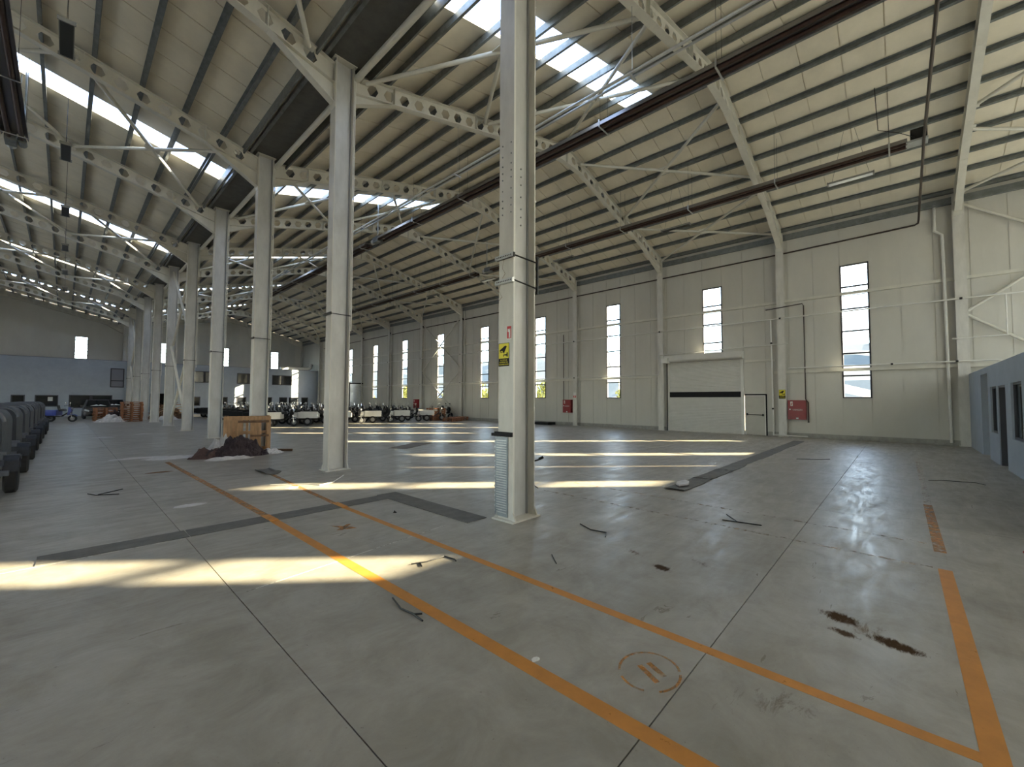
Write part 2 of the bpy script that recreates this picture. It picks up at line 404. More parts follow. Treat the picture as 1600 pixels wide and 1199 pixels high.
# far end wall ----------------------------------------------------------
we = struct('wall_end', MB().box(XL, XW, YE+.06, YE+.16, -.05, 5.0), WALLP)
EWF = [1.05, 7.45, 13.65, 19.4]
ex = [-14.24, -10]+[]; x = -10.0
def epanel(x0, wd, z0, z1):
    b = MB().box(0, wd, 0, .05, 0, z1-z0).box(.009, wd-.009, -.018, 0, 0, z1-z0)
    part('wall_panel', b, WALLP, we, (x0, YE, z0))
edges = [-14.24, -9.7, -6.0]
cur = -6.0
for e in EWF+[XW+.485]:
    a = e-.485; nn = max(1, round((a-cur)/.97))
    for i in range(nn): edges.append(cur+(a-cur)*(i+1)/nn)
    cur = a+.97
    if e != XW+.485: edges.append(cur)
edges = [e for e in edges if e <= XW+1e-3]
for a, c in zip(edges, edges[1:]):
    isw = any(abs(a-(e-.485)) < 1e-3 for e in EWF)
    top = min(zt(min(max(a, XL+.01), XW)), zt(c-.001 if c <= XC or a >= XC else c))+.28
    if isw: epanel(a, c-a, 5.0, 5.4); epanel(a, c-a, 8.1, top)
    else: epanel(a, c-a, 5.0, top)
gb = MB()
for x0, x1, xr in ((XL, XC, XRL), (XC, XW, XR)):
    gb.prism([(x0, zt(x0+.001)-.35), (xr, zt(xr)-.1), (x1, zt(x1-.001)-.35), (x1, zt(x1-.001)+.3), (xr, zt(xr)+.3), (x0, zt(x0+.001)+.3)], 'y', YE+.051, YE+.12)
part('gable_backing', gb, WALLP, we)
for z in (5.75,): part('girt', MB().box(XL, XW-.1, YE-.12, YE-.02, z-.06, z+.06), STEEL, we)
for e in EWF: window(n, 'y', e-.485, YE, 5.4, 8.1, -1); n += 1

# ------------------------------------------------------------------ roof
PD = .20     # purlin depth
PDR = .14    # purlin depth on the wall side slope
ce = struct('ceiling', MB().box(XC-.42, XC+.42, YB, YE, 9.86, 9.90), GUTTER)
part('gutter_side', MB().box(XC-.44, XC-.42, YB, YE, 9.86, 10.1).box(XC+.42, XC+.44, YB, YE, 9.86, 10.1), GALV, ce)
skyY = [6.0, 17.85, 29.6, 41.3, 53.0]
bre = [YB]; sky_idx = set()
for s_ in skyY+[YE]:
    a = bre[-1]; nn = max(1, round((s_-a)/PW))
    bre += [a+(s_-a)*(i+1)/nn for i in range(nn)]
    if s_ != YE: sky_idx.add(len(bre)-1); bre.append(s_+PW)
rp_cache = {}
def roof_panel(xa, xb, ya, wd, side, skyp):
    """slab spanning xa..xb on the underside plane z = zt+PD"""
    k = (xa, xb, round(wd, 3), skyp)
    if k not in rp_cache:
        pd = PDR if xa > XR else PD; za, zb = zt(xa)+pd+.02, zt(xb)+pd+.02
        if xa > XC-.001 and xa < 5.5: za = ZR-SL*abs(xa-XR)+pd+.02
        b = MB()
        def slab(t0, t1, y0, y1):
            b.add([(xa, y0, za+t0), (xb, y0, zb+t0), (xb, y1, zb+t0), (xa, y1, za+t0), (xa, y0, za+t1), (xb, y0, zb+t1), (xb, y1, zb+t1), (xa, y1, za+t1)],
                  [(0, 3, 2, 1), (4, 5, 6, 7), (0, 1, 5, 4), (1, 2, 6, 5), (2, 3, 7, 6), (3, 0, 4, 7)])
        if skyp: slab(.03, .036, 0, wd)
        else: slab(.03, .08, 0, wd); slab(0, .03, .014, wd-.014)
        rp_cache[k] = b.mesh('skylight' if skyp else 'roof_panel', SKYL if skyp else PANEL)
    return ob('skylight' if skyp else 'roof_panel', rp_cache[k], ce, (0, ya, 0))
for xa, xb, sk in ((XC+.44, XR-.12, True), (XRL+.12, XC-.44, True)):
    for i in range(len(bre)-1): roof_panel(xa, xb, bre[i], bre[i+1]-bre[i], 0, i in sky_idx)
nn = round((YE-YB)/PW)
for i in range(nn): roof_panel(XR+.12, XW+.3, YB+(YE-YB)/nn*i, (YE-YB)/nn, 0, False)
b = MB(); za, zb = zt(XL)+PD, zt(XRL)+PD
b.add([(XL-.2, YB, za), (XRL-.12, YB, zb), (XRL-.12, YE, zb), (XL-.2, YE, za), (XL-.2, YB, za+.06), (XRL-.12, YB, zb+.06), (XRL-.12, YE, zb+.06), (XL-.2, YE, za+.06)],
      [(0, 3, 2, 1), (4, 5, 6, 7), (0, 1, 5, 4), (1, 2, 6, 5), (2, 3, 7, 6), (3, 0, 4, 7)])
part('far_roof_slope', b, PANEL, ce)
for xr in (XR, XRL):
    part('ridge_cap', MB().prism([(xr-.2, zt(xr)+.12), (xr, zt(xr)+.17), (xr+.2, zt(xr)+.12), (xr+.2, zt(xr)+.2), (xr, zt(xr)+.26), (xr-.2, zt(xr)+.2)], 'y', YB, YE), PANEL, ce)
def purlin(x, sgn, deep=PD):
    """Z purlin running the length of the roof; sgn = +1 where the roof falls towards +x"""
    a = math.atan(SL)*(-sgn); z = zt(x)
    if x > XC and x < XC+.6: z = ZR-SL*abs(x-XR)
    ex_, ez_ = math.cos(a), math.sin(a); nx, nz_ = -math.sin(a), math.cos(a)
    b = MB()
    def pl(u0, u1, v0, v1):
        pts = [(x+ex_*u+nx*v, z+ez_*u+nz_*v) for u, v in ((u0, v0), (u1, v0), (u1, v1), (u0, v1))]
        b.prism(pts, 'y', YB, YE)
    pl(-.004, .004, 0, deep); pl(-.075*sgn, 0, deep-.006, deep); pl(0, .075*sgn, 0, .006); pl(.069*sgn, .075*sgn, 0, .022)
    part('purlin', b, GALV, ce)
for i in range(9): purlin(XR+.28+.975*i, 1, PDR)
for i in range(9): purlin(XR-.28-.975*i, -1)
for i in range(9): purlin(XRL+.28+.975*i, 1)
purlin(XC+.5, -1, .24); purlin(XC-.5, 1, .24); purlin(XW-.12, 1, PDR)
part('valley_edge_strip', MB().box(XC+.62, XC+.66, YB, YE, 9.70, 9.98).box(XC-.66, XC-.62, YB, YE, 9.70, 9.98), GALV, ce)

# ------------------------------------------------------------------ rafters
CELL = .47
def rafter_meshes():
    """parts of the right nave beam (column to right wall) and of the left nave beam (column to ridge to left wall), at y = 0"""
    res = {}
    for key, (x0, x1, xr) in {'right': (XC+.23, XW-.30, XR), 'left': (XL+.3, XC-.23, XRL)}.items():
        web, top, bot, stf = MB(), MB(), MB(), MB()
        D = .48; T = .007
        def Z(x, d): return ZR-SL*abs(x-xr)-d
        def quad(pts):
            n_ = len(pts)
            web.add([(p[0], -T, p[1]) for p in pts]+[(p[0], T, p[1]) for p in pts],
                    [tuple(range(n_)), tuple(range(2*n_-1, n_-1, -1))])
        hcol, hwall = (.78, 1.15), (.86, 2.3)
        hauL = hcol if key == 'right' else (.9, 1.6); hauR = hwall if key == 'right' else (.98, 1.45)
        def depth(x):
            d = D
            if x < x0+hauL[1]: d = max(d, D+(hauL[0]-D)*(x0+hauL[1]-x)/hauL[1])
            if x > x1-hauR[1]: d = max(d, D+(hauR[0]-D)*(x-(x1-hauR[1]))/hauR[1])
            if abs(x-xr) < 1.0: d = max(d, D+.24*(1-abs(x-xr)))
            return d
        for s0, s1 in ((x0, xr), (xr, x1)):
            n_ = int((s1-s0-.5)/CELL); m0 = (s1-s0-n_*CELL)/2
            quad([(s0, Z(s0, 0)), (s0+m0, Z(s0+m0, 0)), (s0+m0, Z(s0+m0, D)), (s0, Z(s0, D))])
            quad([(s1-m0, Z(s1-m0, 0)), (s1, Z(s1, 0)), (s1, Z(s1, D)), (s1-m0, Z(s1-m0, D))])
            for i in range(n_):
                a = s0+m0+i*CELL; c = a+CELL; mx = (a+c)/2
                outer = [(c, Z(c, D/2)), (c, Z(c, 0)), (a, Z(a, 0)), (a, Z(a, D/2)), (a, Z(a, D)), (c, Z(c, D))]
                R_ = .155
                hexp = [(mx+R_*math.cos(t), Z(mx+R_*math.cos(t), D/2)+R_*math.sin(t)) for t in (0, math.pi/3, 2*math.pi/3, math.pi, 4*math.pi/3, 5*math.pi/3)]
                for q in range(6):
                    quad([outer[q], outer[(q+1) % 6], hexp[(q+1) % 6], hexp[q]])
                web.add([(p[0], -T, p[1]) for p in hexp]+[(p[0], T, p[1]) for p in hexp], [(q, 6+q, 6+(q+1) % 6, (q+1) % 6) for q in range(6)])
        # haunch webs
        for a, c in ((x0, x0+hauL[1]), (x1-hauR[1], x1), (xr-1, xr), (xr, xr+1)):
            quad([(a, Z(a, D-.002)), (c, Z(c, D-.002)), (c, Z(c, depth(c)+.001)), (a, Z(a, depth(a)+.001))])
        FWd = .10
        def strip(mb, xs_, dfun, t0, t1):
            for a, c in zip(xs_, xs_[1:]):
                mb.prism([(a, Z(a, dfun(a))-t0), (c, Z(c, dfun(c))-t0), (c, Z(c, dfun(c))-t1), (a, Z(a, dfun(a))-t1)], 'y', -FWd, FWd)
        strip(top, [x0, xr, x1], lambda x_: 0, 0, .014)
        strip(bot, [x0, x0+hauL[1], xr-1, xr, xr+1, x1-hauR[1], x1], depth, -.014, 0)
        strip(bot, [x0, x0+hauL[1]], lambda x_: D, -.006, .006); strip(bot, [x1-hauR[1], x1], lambda x_: D, -.006, .006)
        for xs_ in (x0+.01, xr, x1-.01, x0+hauL[1], x1-hauR[1], xr-2.3, xr+2.3, xr-5.0, xr+5.0):
            d = depth(xs_); stf.box(xs_-.008, xs_+.008, -.095, .095, Z(xs_, d), Z(xs_, 0))
        res[key] = (web.mesh('web', STEEL), top.mesh('top_flange', STEEL), bot.mesh('bottom_flange', STEEL), stf.mesh('stiffener', STEEL))
    return res
RM = rafter_meshes()
for k in range(-1, 12):
    for key, cat in (('right', 'right'), ('left', 'left')):
        if key == 'left' and k < 1: pass
        y = F(k) if k < 11 else YE-.25
        if k == -1: y = YB+.2
        if k >= 1: lab = 'cream castellated steel roof beam of the %s nave, at the %s middle column from the camera' % (key, ORD[k])
        elif k == 0: lab = 'cream roof beam of the %s nave nearest the camera, ending by the blue grey partition' % key
        else: lab = 'cream roof beam of the %s nave against the rear wall behind the camera' % key
        if k == 11: lab = 'cream castellated roof beam of the %s nave in front of the far end wall' % key
        t_ = thing('roof_beam', lab, 'roof beam', (0, y, 0), group='castellated roof beams')
        for me, nm in zip(RM[key], ('web', 'top_flange', 'bottom_flange', 'stiffener')): ob(nm, me, t_)

# ------------------------------------------------------------------ middle columns
HX, HY = .23, .14
def column_proto():
    t_ = thing('steel_column', '', 'column')
    H = 9.84
    part('flange', MB().box(-HX, -HX+.018, -HY, HY, .02, H), STEELD, t_)
    part('flange', MB().box(HX-.018, HX, -HY, HY, .02, H), STEELD, t_)
    part('web', MB().box(-HX+.018, HX-.018, -.007, .007, .02, H), WEBM, t_)
    part('corner_shade_strip', MB().box(HX-.045, HX-.018, -.03, -.007, .02, H), WEBD, t_)  # dark strip painting the shade where web meets flange
    part('base_plate', MB().box(-HX-.06, HX+.06, -HY-.06, HY+.06, 0, .022), STEELD, t_)
    gus = MB()
    for sx in (-HX-.0, HX):
        for sy in (-1, 1): gus.prism([(sy*HY*.98, .02), (sy*(HY+.06), .022), (sy*HY*.98, .13)], 'x', sx-.012, sx+.012)
    part('gusset', gus, STEELD, t_)
    part('splice_plate', MB().box(-HX-.012, -HX, -HY*.9, HY*.9, 8.62, 9.75).box(HX, HX+.012, -HY*.9, HY*.9, 8.62, 9.75), STEEL, t_)
    part('cap_plate', MB().box(-HX-.05, HX+.05, -HY-.03, HY+.03, H, H+.02), STEEL, t_)
    z = 3.66
    part('strap', MB().box(-HX-.03, -HX, -HY-.03, HY+.03, z-.03, z+.03).tube([(-HX-.01, -HY-.012, z), (HX+.012, -HY-.012, z)], .011, 6), BLACKM, t_)
    cn = MB().tube([(HX+.045, -.09, 3.3), (HX+.045, -.09, 9.7)], .016, 6)
    for zz in (4.6, 6.0, 7.6): cn.box(HX, HX+.065, -.11, -.07, zz-.012, zz+.012)
    part('conduit', cn, WHITEP, t_)
    return t_
cp = column_proto()
for k in range(1, 12):
    c = cp if k == 1 else dup(cp)
    y = F(k) if k < 11 else YE-.4
    c.location = (XC, y, 0)
    extra = {1: 'largest column, in the picture centre, with yellow camera sign', 2: 'second steel column from the camera, left of the one with the yellow sign',
             3: 'third steel column from the camera, behind the wooden crate', 4: 'fourth steel column from the camera, with galvanised edge strips at its foot'}
    c['label'] = extra.get(k, '%s steel column from the camera in the middle row' % ORD[k]) if k < 11 else 'last steel column of the middle row, rising behind the far grey building'
    c['group'] = 'steel columns of the middle row'
    if k > 1: cols = c
colobj = {1: cp}
# details of the first column
c1 = cp
bl = MB()
for z in (4.28, 4.38, 4.48, 4.62, 4.78, 4.88, 4.98, 5.12, 5.28):
    for yy in (-.09, .075): bl.tube([(-HX-.008, yy, z), (-HX, yy, z)], .011, 6)
for z in (4.2, 4.32, 4.44, 4.62, 4.80, 4.92, 5.04):
    for xx in (.06,): bl.tube([(xx, -.018, z), (xx, -.007, z)], .012, 6)
b_ = part('bolts', bl, GALV, c1); b_['kind'] = 'stuff'
part('strut_channel', MB().box(-HX-.045, -HX, -HY-.02, HY+.04, 3.28, 3.34).box(-HX-.045, -HX, -HY-.02, HY+.04, 3.63, 3.69), GALVL, c1)
sb = MB()
for z in (3.31, 3.66):
    for i in range(9): sb.box(-HX-.0465, -HX-.0445, -HY+.005+i*.033, -HY+.022+i*.033, z-.008, z+.008)
part('channel_slots', sb, BLACK, c1)
part('strap', MB().tube([(-HX-.01, -HY-.012, 3.31), (HX+.012, -HY-.012, 3.28)], .011, 6).tube([(HX+.04, -HY-.01, 3.2), (HX+.04, -HY-.01, 3.75)], .02, 8), BLACKM, c1)
part('loose_wire', MB().tube([(-HX-.02, .03, 3.63), (-HX-.03, .045, 3.5), (-HX-.02, 0.0, 3.42), (-HX-.03, .05, 3.36)], .003, 4).tube([(-HX-.03, .08, 3.28), (-HX-.03, .12, 3.2), (-HX-.02, .06, 3.1), (-HX-.02, .13, 3.05)], .003, 4), RUST, c1)
gd = MB().box(-HX-.012, -HX-.002, -HY+.085, HY+.05, .05, 1.14)
part('column_guard', gd, MESHG, c1, label='grey slotted steel guard on the column foot')
gs = MB()
for i in range(30):
    z = .10+i*.034
    gs.box(-HX-.017, -HX-.012, -HY+.11, HY+.02, z, z+.012)
for i in range(15): gs.box(-HX-.014, -HX+.004, HY+.045, HY+.062, .1+i*.068, .125+i*.068)
part('guard_ribs', gs, GALVL, c1)
part('guard_cap', MB().box(-HX-.05, -HX-.002, -HY+.0, HY+.09, 1.15, 1.19).box(-HX-.03, -HX+.0, -HY, HY+.05, 1.19, 1.21), BLACK, c1)
part('corner_strip', MB().box(-HX-.004, -HX+.03, -HY-.004, -HY, .1, 9.5), SIGNWHITE, c1)
part('bent_bracket', MB().tube([(HX+.03, -.02, .44), (HX+.03, -.03, .72), (HX+.06, -.06, .76), (HX+.10, -.17, .80)], .012, 6).tube([(HX+.085, -.15, .80), (HX+.125, -.2, .83)], .02, 8), BLACKM, c1)

# bracing of the middle row
def tube_thing(name, label, cat, segs, r, m, loc=(0, 0, 0), group=None, node=None, pname='tube'):
    t_ = thing(name, label, cat, loc, group=group)
    for s_ in segs: part(pname, MB().tube(s_, r, 10), m, t_, smooth=True)
    if node: part('gusset_node', MB().bar(Vector(node)-Vector((.12, .12, 0)), Vector(node)+Vector((.12, .12, 0)), .2, .02), m, t_)
    return t_
for k, (zt_, lab) in {5: (9.5, 'between the fifth and sixth middle columns'), 9: (9.5, 'between the ninth and tenth middle columns')}.items():
    ya, yb = F(k)+.1, F(k+1)-.1
    for z0, z1, wch in ((.25, 4.85, 'lower'), (4.95, 9.5, 'upper')):
        tube_thing('cross_brace', '%s cream tube cross brace %s' % (wch, lab), 'brace', [[(XC, ya, z0), (XC, yb, z1)], [(XC+.08, ya, z1), (XC+.08, yb, z0)]], .065, STEEL, group='cross braces in the middle row')
for k in range(-1, 11):
    y0 = F(k) if k > -1 else YB+.2
    tube_thing('valley_tie', 'long cream tie tube under the valley gutter, ' + ('above the %s bay beyond the first column' % ORD[k] if k > 0 else ('beside the camera' if k == 0 else 'behind the camera')),
               'tie tube', [[(XC+.30, y0+.1, 9.60), (XC+.30, F(k+1)-.1 if k < 10 else YE-.5, 9.60)]], .075, STEEL, group='tie tubes along the valley')

# ------------------------------------------------------------------ wall columns
WCH = {}
def wall_col():
    t_ = thing('wall_column', '', 'wall column')
    part('flange', MB().box(-.30, -.285, -.16, .16, .0, 9.55), STEELD, t_)
    part('web', MB().box(-.285, -.02, -.008, .008, 0, 9.55), STEELD, t_)
    part('flange', MB().box(-.04, -.025, -.16, .16, 0.2, 9.2), STEELD, t_)
    part('cap_stiffener', MB().box(-.315, -.30, -.12, .12, 8.7, 9.5), STEEL, t_)
    part('foot', MB().box(-.33, -.02, -.19, .19, 0, .02), STEELD, t_)
    return t_
wcp = wall_col()
for k in range(0, 12):
    c = wcp if k == 0 else dup(wcp)
    c.location = (XW-.0, F(k) if k < 11 else YE-.25, 0)
    c['label'] = ['cream wall column beside the blue grey partition', 'cream wall column between the exit door and the red hydrant cabinet',
                  'cream wall column at the far side of the roller shutter', 'cream wall column next to the second red hydrant cabinet'][k] if k < 4 else '%s cream wall column of the right wall beyond the roller shutter' % ORD[k-2]
    c['group'] = 'columns of the right wall'
for k, lab in ((-1, 'behind the blue grey partition'), (5, 'over a far tall window')):
    ya, yb = (F(k)+.15 if k > -1 else YB+.2), F(k+1)-.15
    for z0, z1, wch in ((.1, 4.15, 'lower'), (4.3, 8.7, 'upper')) if k == 5 else ((.4, 4.9, 'lower'), (5.05, 9.1, 'upper')):
        tube_thing('wall_brace', '%s cream tube cross brace on the right wall %s' % (wch, lab), 'brace',
                   [[(XW-.16, ya, z0), (XW-.16, yb, z1)], [(XW-.24, ya, z1), (XW-.24, yb, z0)]], .05, STEEL, group='cross braces on the right wall')

# ------------------------------------------------------------------ roof cross braces
def roofbrace(k, xa, xb, lab, grp):
    ya, yb = (F(k) if k > -1 else YB+.2)+.1, F(k+1)-.1
    def Q(x, y, d=.16): return (x, y, zt(x)-d)
    t_ = thing('roof_brace', lab, 'roof brace', group=grp)
    part('tube', MB().tube([Q(xa, ya), Q(xb, yb)], .055, 10), STEEL, t_, smooth=True)
    part('tube', MB().tube([Q(xa, yb, .17), Q(xb, ya, .17)], .055, 10), STEEL, t_, smooth=True)
    mx, my = (xa+xb)/2, (ya+yb)/2
    part('centre_plate', MB().bar(Q(mx-.2, my, .16), Q(mx+.2, my, .16), .3, .02), STEEL, t_)
    eb = MB()
    for x_, y_ in ((xa, ya), (xa, yb), (xb, ya), (xb, yb)):
        eb.bar(Q(x_-.12, y_, .14), Q(x_+.12, y_, .14), .22, .015)
    part('end_plate', eb, STEEL, t_)
bn = {-1: 'behind the nearest beam', 1: 'in the first braced bay', 3: 'in the second braced bay', 5: 'in the third braced bay', 7: 'in the fourth braced bay', 9: 'in the fifth braced bay'}
for k, bl_ in bn.items():
    for xa, xb, wl in ((4.95, 9.05, 'by the gutter'), (9.2, 13.3, 'gutter side of the ridge')):
        roofbrace(k, xa, xb, 'roof cross brace %s, right nave, %s' % (bl_, wl), 'roof cross braces')
    for xa, xb, wl in ((14.6, 18.55, 'wall side of the ridge'), (19.5, 22.75, 'by the wall')):
        roofbrace(k, xa, xb, 'roof cross brace %s, right nave, %s' % (bl_, wl), 'roof cross braces')
    if k > 0:
        for xa, xb, wl in ((0.0, 3.55, 'by the gutter'), (-4.3, -.2, 'by the ridge')):
            roofbrace(k, xa, xb, 'roof cross brace %s, left nave, %s' % (bl_, wl), 'roof cross braces')

# ------------------------------------------------------------------ shutter, exit door
d1 = struct('door_1')
ya, yb = WIN_Y[1]-PW, WIN_Y[1]+3*PW
slat = MB().add([(0, ya+.10, 0), (-.012, ya+.10, .02), (-.012, ya+.10, .06), (0, ya+.10, .078), (0, yb-.10, 0), (-.012, yb-.10, .02), (-.012, yb-.10, .06), (0, yb-.10, .078)],
                [(0, 4, 5, 1), (1, 5, 6, 2), (2, 6, 7, 3), (0, 1, 2, 3), (4, 7, 6, 5), (0, 3, 7, 4)]).mesh('slat', SHUT)
for i in range(46):
    z = .06+i*.08
    if 1.82 < z < 2.10: continue
    ob('slat', slat, d1, (XW-.02, 0, z))
part('vision_panel', MB().box(XW-.045, XW-.015, ya+.10, yb-.10, 1.85, 2.13), BLACK, d1, label='black vision strip across the shutter')
part('backing_sheet', MB().box(XW-.015, XW+.02, ya, yb, 0, 3.9), SHUT, d1)
part('guide_rail', MB().box(XW-.07, XW-.0, ya+.02, ya+.14, 0, 3.78), WHITEP, d1)
part('guide_rail', MB().box(XW-.07, XW-.0, yb-.12, yb-.02, 0, 3.78), STEELD, d1)
part('edge_gap', MB().box(XW-.074, XW-.03, yb-.02, yb+.03, 0, 3.75), BLACK, d1)
part('roll_housing', MB().prism([(XW-.42, 3.80), (XW-.46, 3.86), (XW-.46, 4.12), (XW, 4.15), (XW, 3.78), (XW-.3, 3.76)], 'y', ya-.02, yb+.02), SHUT, d1)
part('motor_box', MB().box(XW-.62, XW-.10, yb-.25, yb+.12, 3.72, 3.98), WHITEP, d1)
part('bottom_bar', MB().box(XW-.05, XW-.0, ya+.1, yb-.1, 0, .06), STEELD, d1)
d2 = struct('door_2')
ya, yb = WIN_Y[1]-2*PW, WIN_Y[1]-PW
part('door_leaf', MB().box(XW-.03, XW+.02, ya+.08, yb-.06, .02, 1.90), DOORM, d2)
part('frame', MB().box(XW-.05, XW+.03, ya+.04, ya+.08, 0, 1.94).box(XW-.05, XW+.03, yb-.06, yb-.02, 0, 1.94).box(XW-.05, XW+.03, ya+.04, yb-.02, 1.90, 1.94), WHITEP, d2)
part('dark_trim', MB().box(XW-.04, XW+.02, ya-.02, ya+.04, 0, 2.0).box(XW-.04, XW+.02, ya-.02, yb-.02, 1.94, 2.0), BLACK, d2)
pb = MB().tube([(XW-.1, ya+.16, .98), (XW-.1, yb-.12, 1.0)], .018, 8)
pb.box(XW-.11, XW-.03, ya+.12, ya+.18, .93, 1.04).box(XW-.11, XW-.03, yb-.16, yb-.10, .95, 1.06)
part('panic_bar', pb, BLACKM, d2)

# ------------------------------------------------------------------ pipes on the right wall
XP = XW-.36
def pipe(label, pts, r, m, name='wall_pipe', cat='pipe', fit=()):
    t_ = thing(name, label, cat)
    part('tube', MB().tube(pts, r, 8), m, t_, smooth=True)
    if fit:
        b = MB()
        for p in fit: b.box(p[0]-r*1.25, p[0]+r*1.25, p[1]-r*1.3, p[1]+r*1.3, p[2]-r*1.25, p[2]+r*1.25)
        part('clamp', b, BLACKM, t_)
    return t_
fz = 1.65+(5.58-1.65)*.985
pipe('white pipe running along the right wall at window height', [(XP, YB+.5, fz), (XP, 56, fz)], .03, WHITEP, fit=[(XP, F(k)+.02, fz) for k in range(0, 9)])
lz = 3.17
pipe('low white pipe on the right wall from the partition to the first wall column', [(XP, -3.0, lz-.1), (XP, -2.6, lz), (XP, 3.75, lz)], .028, WHITEP, fit=[(XP, .2, lz), (XP, -1.6, lz)])
pipe('white pipe above the roller shutter turning down at its far side', [(XP, 3.72, 4.33), (XP, 9.8, 4.2), (XP, 9.82, 3.2), (XP, 9.9, 3.12), (XP, 13.2, 3.12)], .022, WHITEP)
pipe('low white pipe on the right wall beyond the roller shutter', [(XP, 13.2, 3.12), (XP, 55, 3.12)], .028, WHITEP, fit=[(XP, F(k), 3.12) for k in range(3, 9)])
pipe('thin white pipe low beside the partition wall', [(XP, -2.9, 4.05), (XP, -1.5, 4.02)], .024, WHITEP)
pipe('vertical white pipe dropping behind the partition', [(XP, -2.85, 5.5), (XP, -2.85, 4.05)], .018, WHITEP)
pipe('dark pipe loop on the first wall column above the hydrant', [(XP+.05, 4.6, 6.0), (XP+.05, 3.15, 6.1), (XP+.2, 3.12, 6.0), (XP+.2, 3.12, 5.6)], .022, DPIPE)
pipe('vertical dark pipe down to the near red hydrant cabinet', [(XW-.12, 3.13, 6.05), (XW-.12, 3.13, 1.75), (XW-.12, 3.04, 1.6), (XW-.12, 3.04, .75)], .024, DPIPE, fit=[(XW-.12, 3.04, .72)])
pipe('white conduit beside the first wall column', [(XP+.1, 4.42, 5.55), (XP+.1, 4.38, .1)], .03, WHITEP, fit=[(XP+.1, 4.40, 4.4), (XP+.1, 4.39, 1.3)])
pipe('white rainwater pipe beside the nearest wall column', [(XW-.15, -1.15, 9.3), (XW-.15, -1.15, 8.3), (XW-.15, -1.35, 8.1), (XW-.15, -1.4, .1)], .05, WHITEP, name='rain_pipe')
pipe('white low floor pipe at the foot of the first wall column', [(XW-.3, 4.4, .07), (XW-.3, 3.05, .07)], .03, WHITEP)
pipe('thin dark pipe down to the second hydrant cabinet', [(XW-.1, 16.6, 6.1), (XW-.1, 16.6, 1.7)], .02, DPIPE)
for k in (4, 5, 7): pipe('dark rainwater pipe beside the %s wall column beyond the shutter' % ORD[k-2], [(XW-.2, F(k)-.35, 9.2), (XW-.2, F(k)-.35, .2)], .045, STEELD, name='rain_pipe')
# dark gas pipe
GZ = 8.62
gp = thing('gas_pipe', 'long dark gas pipe along the right wall, turning in over the hall on the right', 'pipe')
part('tube', MB().tube([(XP+.25, 55, 8.3), (XP+.25, 4, GZ), (XP+.22, -.60, 8.70), (XP+.17, -.70, 8.74), (XP, -.715, 8.82), (16.8, -.705, 9.36), (10.9, -.71, 9.28), (4.8, -.71, 9.2)], .035, 8), DPIPE, gp, smooth=True)
hb = MB()
for k in range(1, 9): hb.box(XP+.2, XP+.34, F(k)-.03, F(k)+.03, GZ-.12, GZ+.03)
part('hanger', hb, BLACKM, gp)

# hydrant cabinets
def hydrant(y0, y1, z0, z1, lab, txt=True):
    t_ = thing('hydrant_cabinet', lab, 'hydrant cabinet', group='red hydrant cabinets on the right wall')
    part('cabinet', MB().box(XW-.26, XW-.02, y0, y1, z0, z1), RED, t_)
    part('door', MB().box(XW-.28, XW-.262, y0+.02, y1-.02, z0+.02, z1-.02), RED, t_)
    part('latch', MB().box(XW-.30, XW-.28, y1-.12, y1-.06, (z0+z1)/2-.0, (z0+z1)/2+.05), SIGNWHITE, t_)
    part('label_plate', MB().box(XW-.284, XW-.28, y1-.20, y1-.11, z1-.26, z1-.06).box(XW-.284, XW-.28, (y0+y1)/2-.06, (y0+y1)/2+.03, z0+.03, z0+.09), SIGNWHITE, t_)
    part('icon', MB().box(XW-.287, XW-.284, y1-.18, y1-.15, z1-.2, z1-.1).box(XW-.287, XW-.284, y1-.16, y1-.13, z1-.23, z1-.17), SIGNRED, t_)
    if txt:
        o = ob('lettering', text_mesh('YANGIN', .10, TEXTW), t_, (XW-.283, (y0+y1)/2-.02, (z0+z1)/2)); o.rotation_euler = (math.pi/2, 0, -math.pi/2)
hydrant(3.10, 3.80, .82, 1.70, 'large red hydrant cabinet right of the exit door')
hydrant(15.9, 16.55, .84, 1.70, 'red hydrant cabinet just right of the centre column')
hydrant(33.4, 34.1, .86, 1.71, 'small far red hydrant cabinet above the parked cargo tricycles')
# signs
def cctv(loc, h, lab, rot=-math.pi/2):
    t_ = thing('warning_sign', lab, 'sign', loc, group=None); w_ = h*.62
    def P(nm, y0, y1, z0, z1, x0, m): part(nm, MB().box(x0-.002, x0, y0*h, y1*h, z0*h, z1*h), m, t_)
    # local: sign plane normal -x ; image left = +y
    P('panel', -.31, .31, -.5, .5, 0, BLACK); P('yellow_field', -.29, .29, -.16, .48, -.002, YEL)
    b = MB()
    b.prism([(.24*h, .20*h), (.20*h, .10*h), (.14*h, .05*h), (.03*h, .10*h), (-.02*h, .04*h), (-.05*h, .12*h), (-.18*h, .34*h), (-.14*h, .38*h), (-.05*h, .37*h)], 'x', -.0055, -.004)
    b.prism([(.03*h, -.10*h), (.03*h, .0*h), (-.17*h, .02*h), (-.17*h, .08*h), (-.24*h, .09*h), (-.24*h, -.10*h), (-.18*h, -.10*h), (-.17*h, -.05*h), (0*h, -.03*h), (0*h, -.10*h)], 'x', -.0055, -.004)
    part('camera_pictogram', b, BLACK, t_)
    part('lens_mark', MB().box(-.008, -.0055, .06*h, .16*h, .06*h, .16*h), YEL, t_)
    part('lens_dot', MB().box(-.0095, -.008, .085*h, .135*h, .085*h, .135*h), BLACK, t_)
    for i, s_ in enumerate(('BU BÖLGE', 'KAMERA İLE', 'İZLENMEKTEDİR')):
        o = ob('lettering', text_mesh(s_, h*(.088 if i < 2 else .075), YEL), t_, (-.0035, 0, (-.235-.095*i)*h)); o.rotation_euler = (math.pi/2, 0, rot)
    return t_
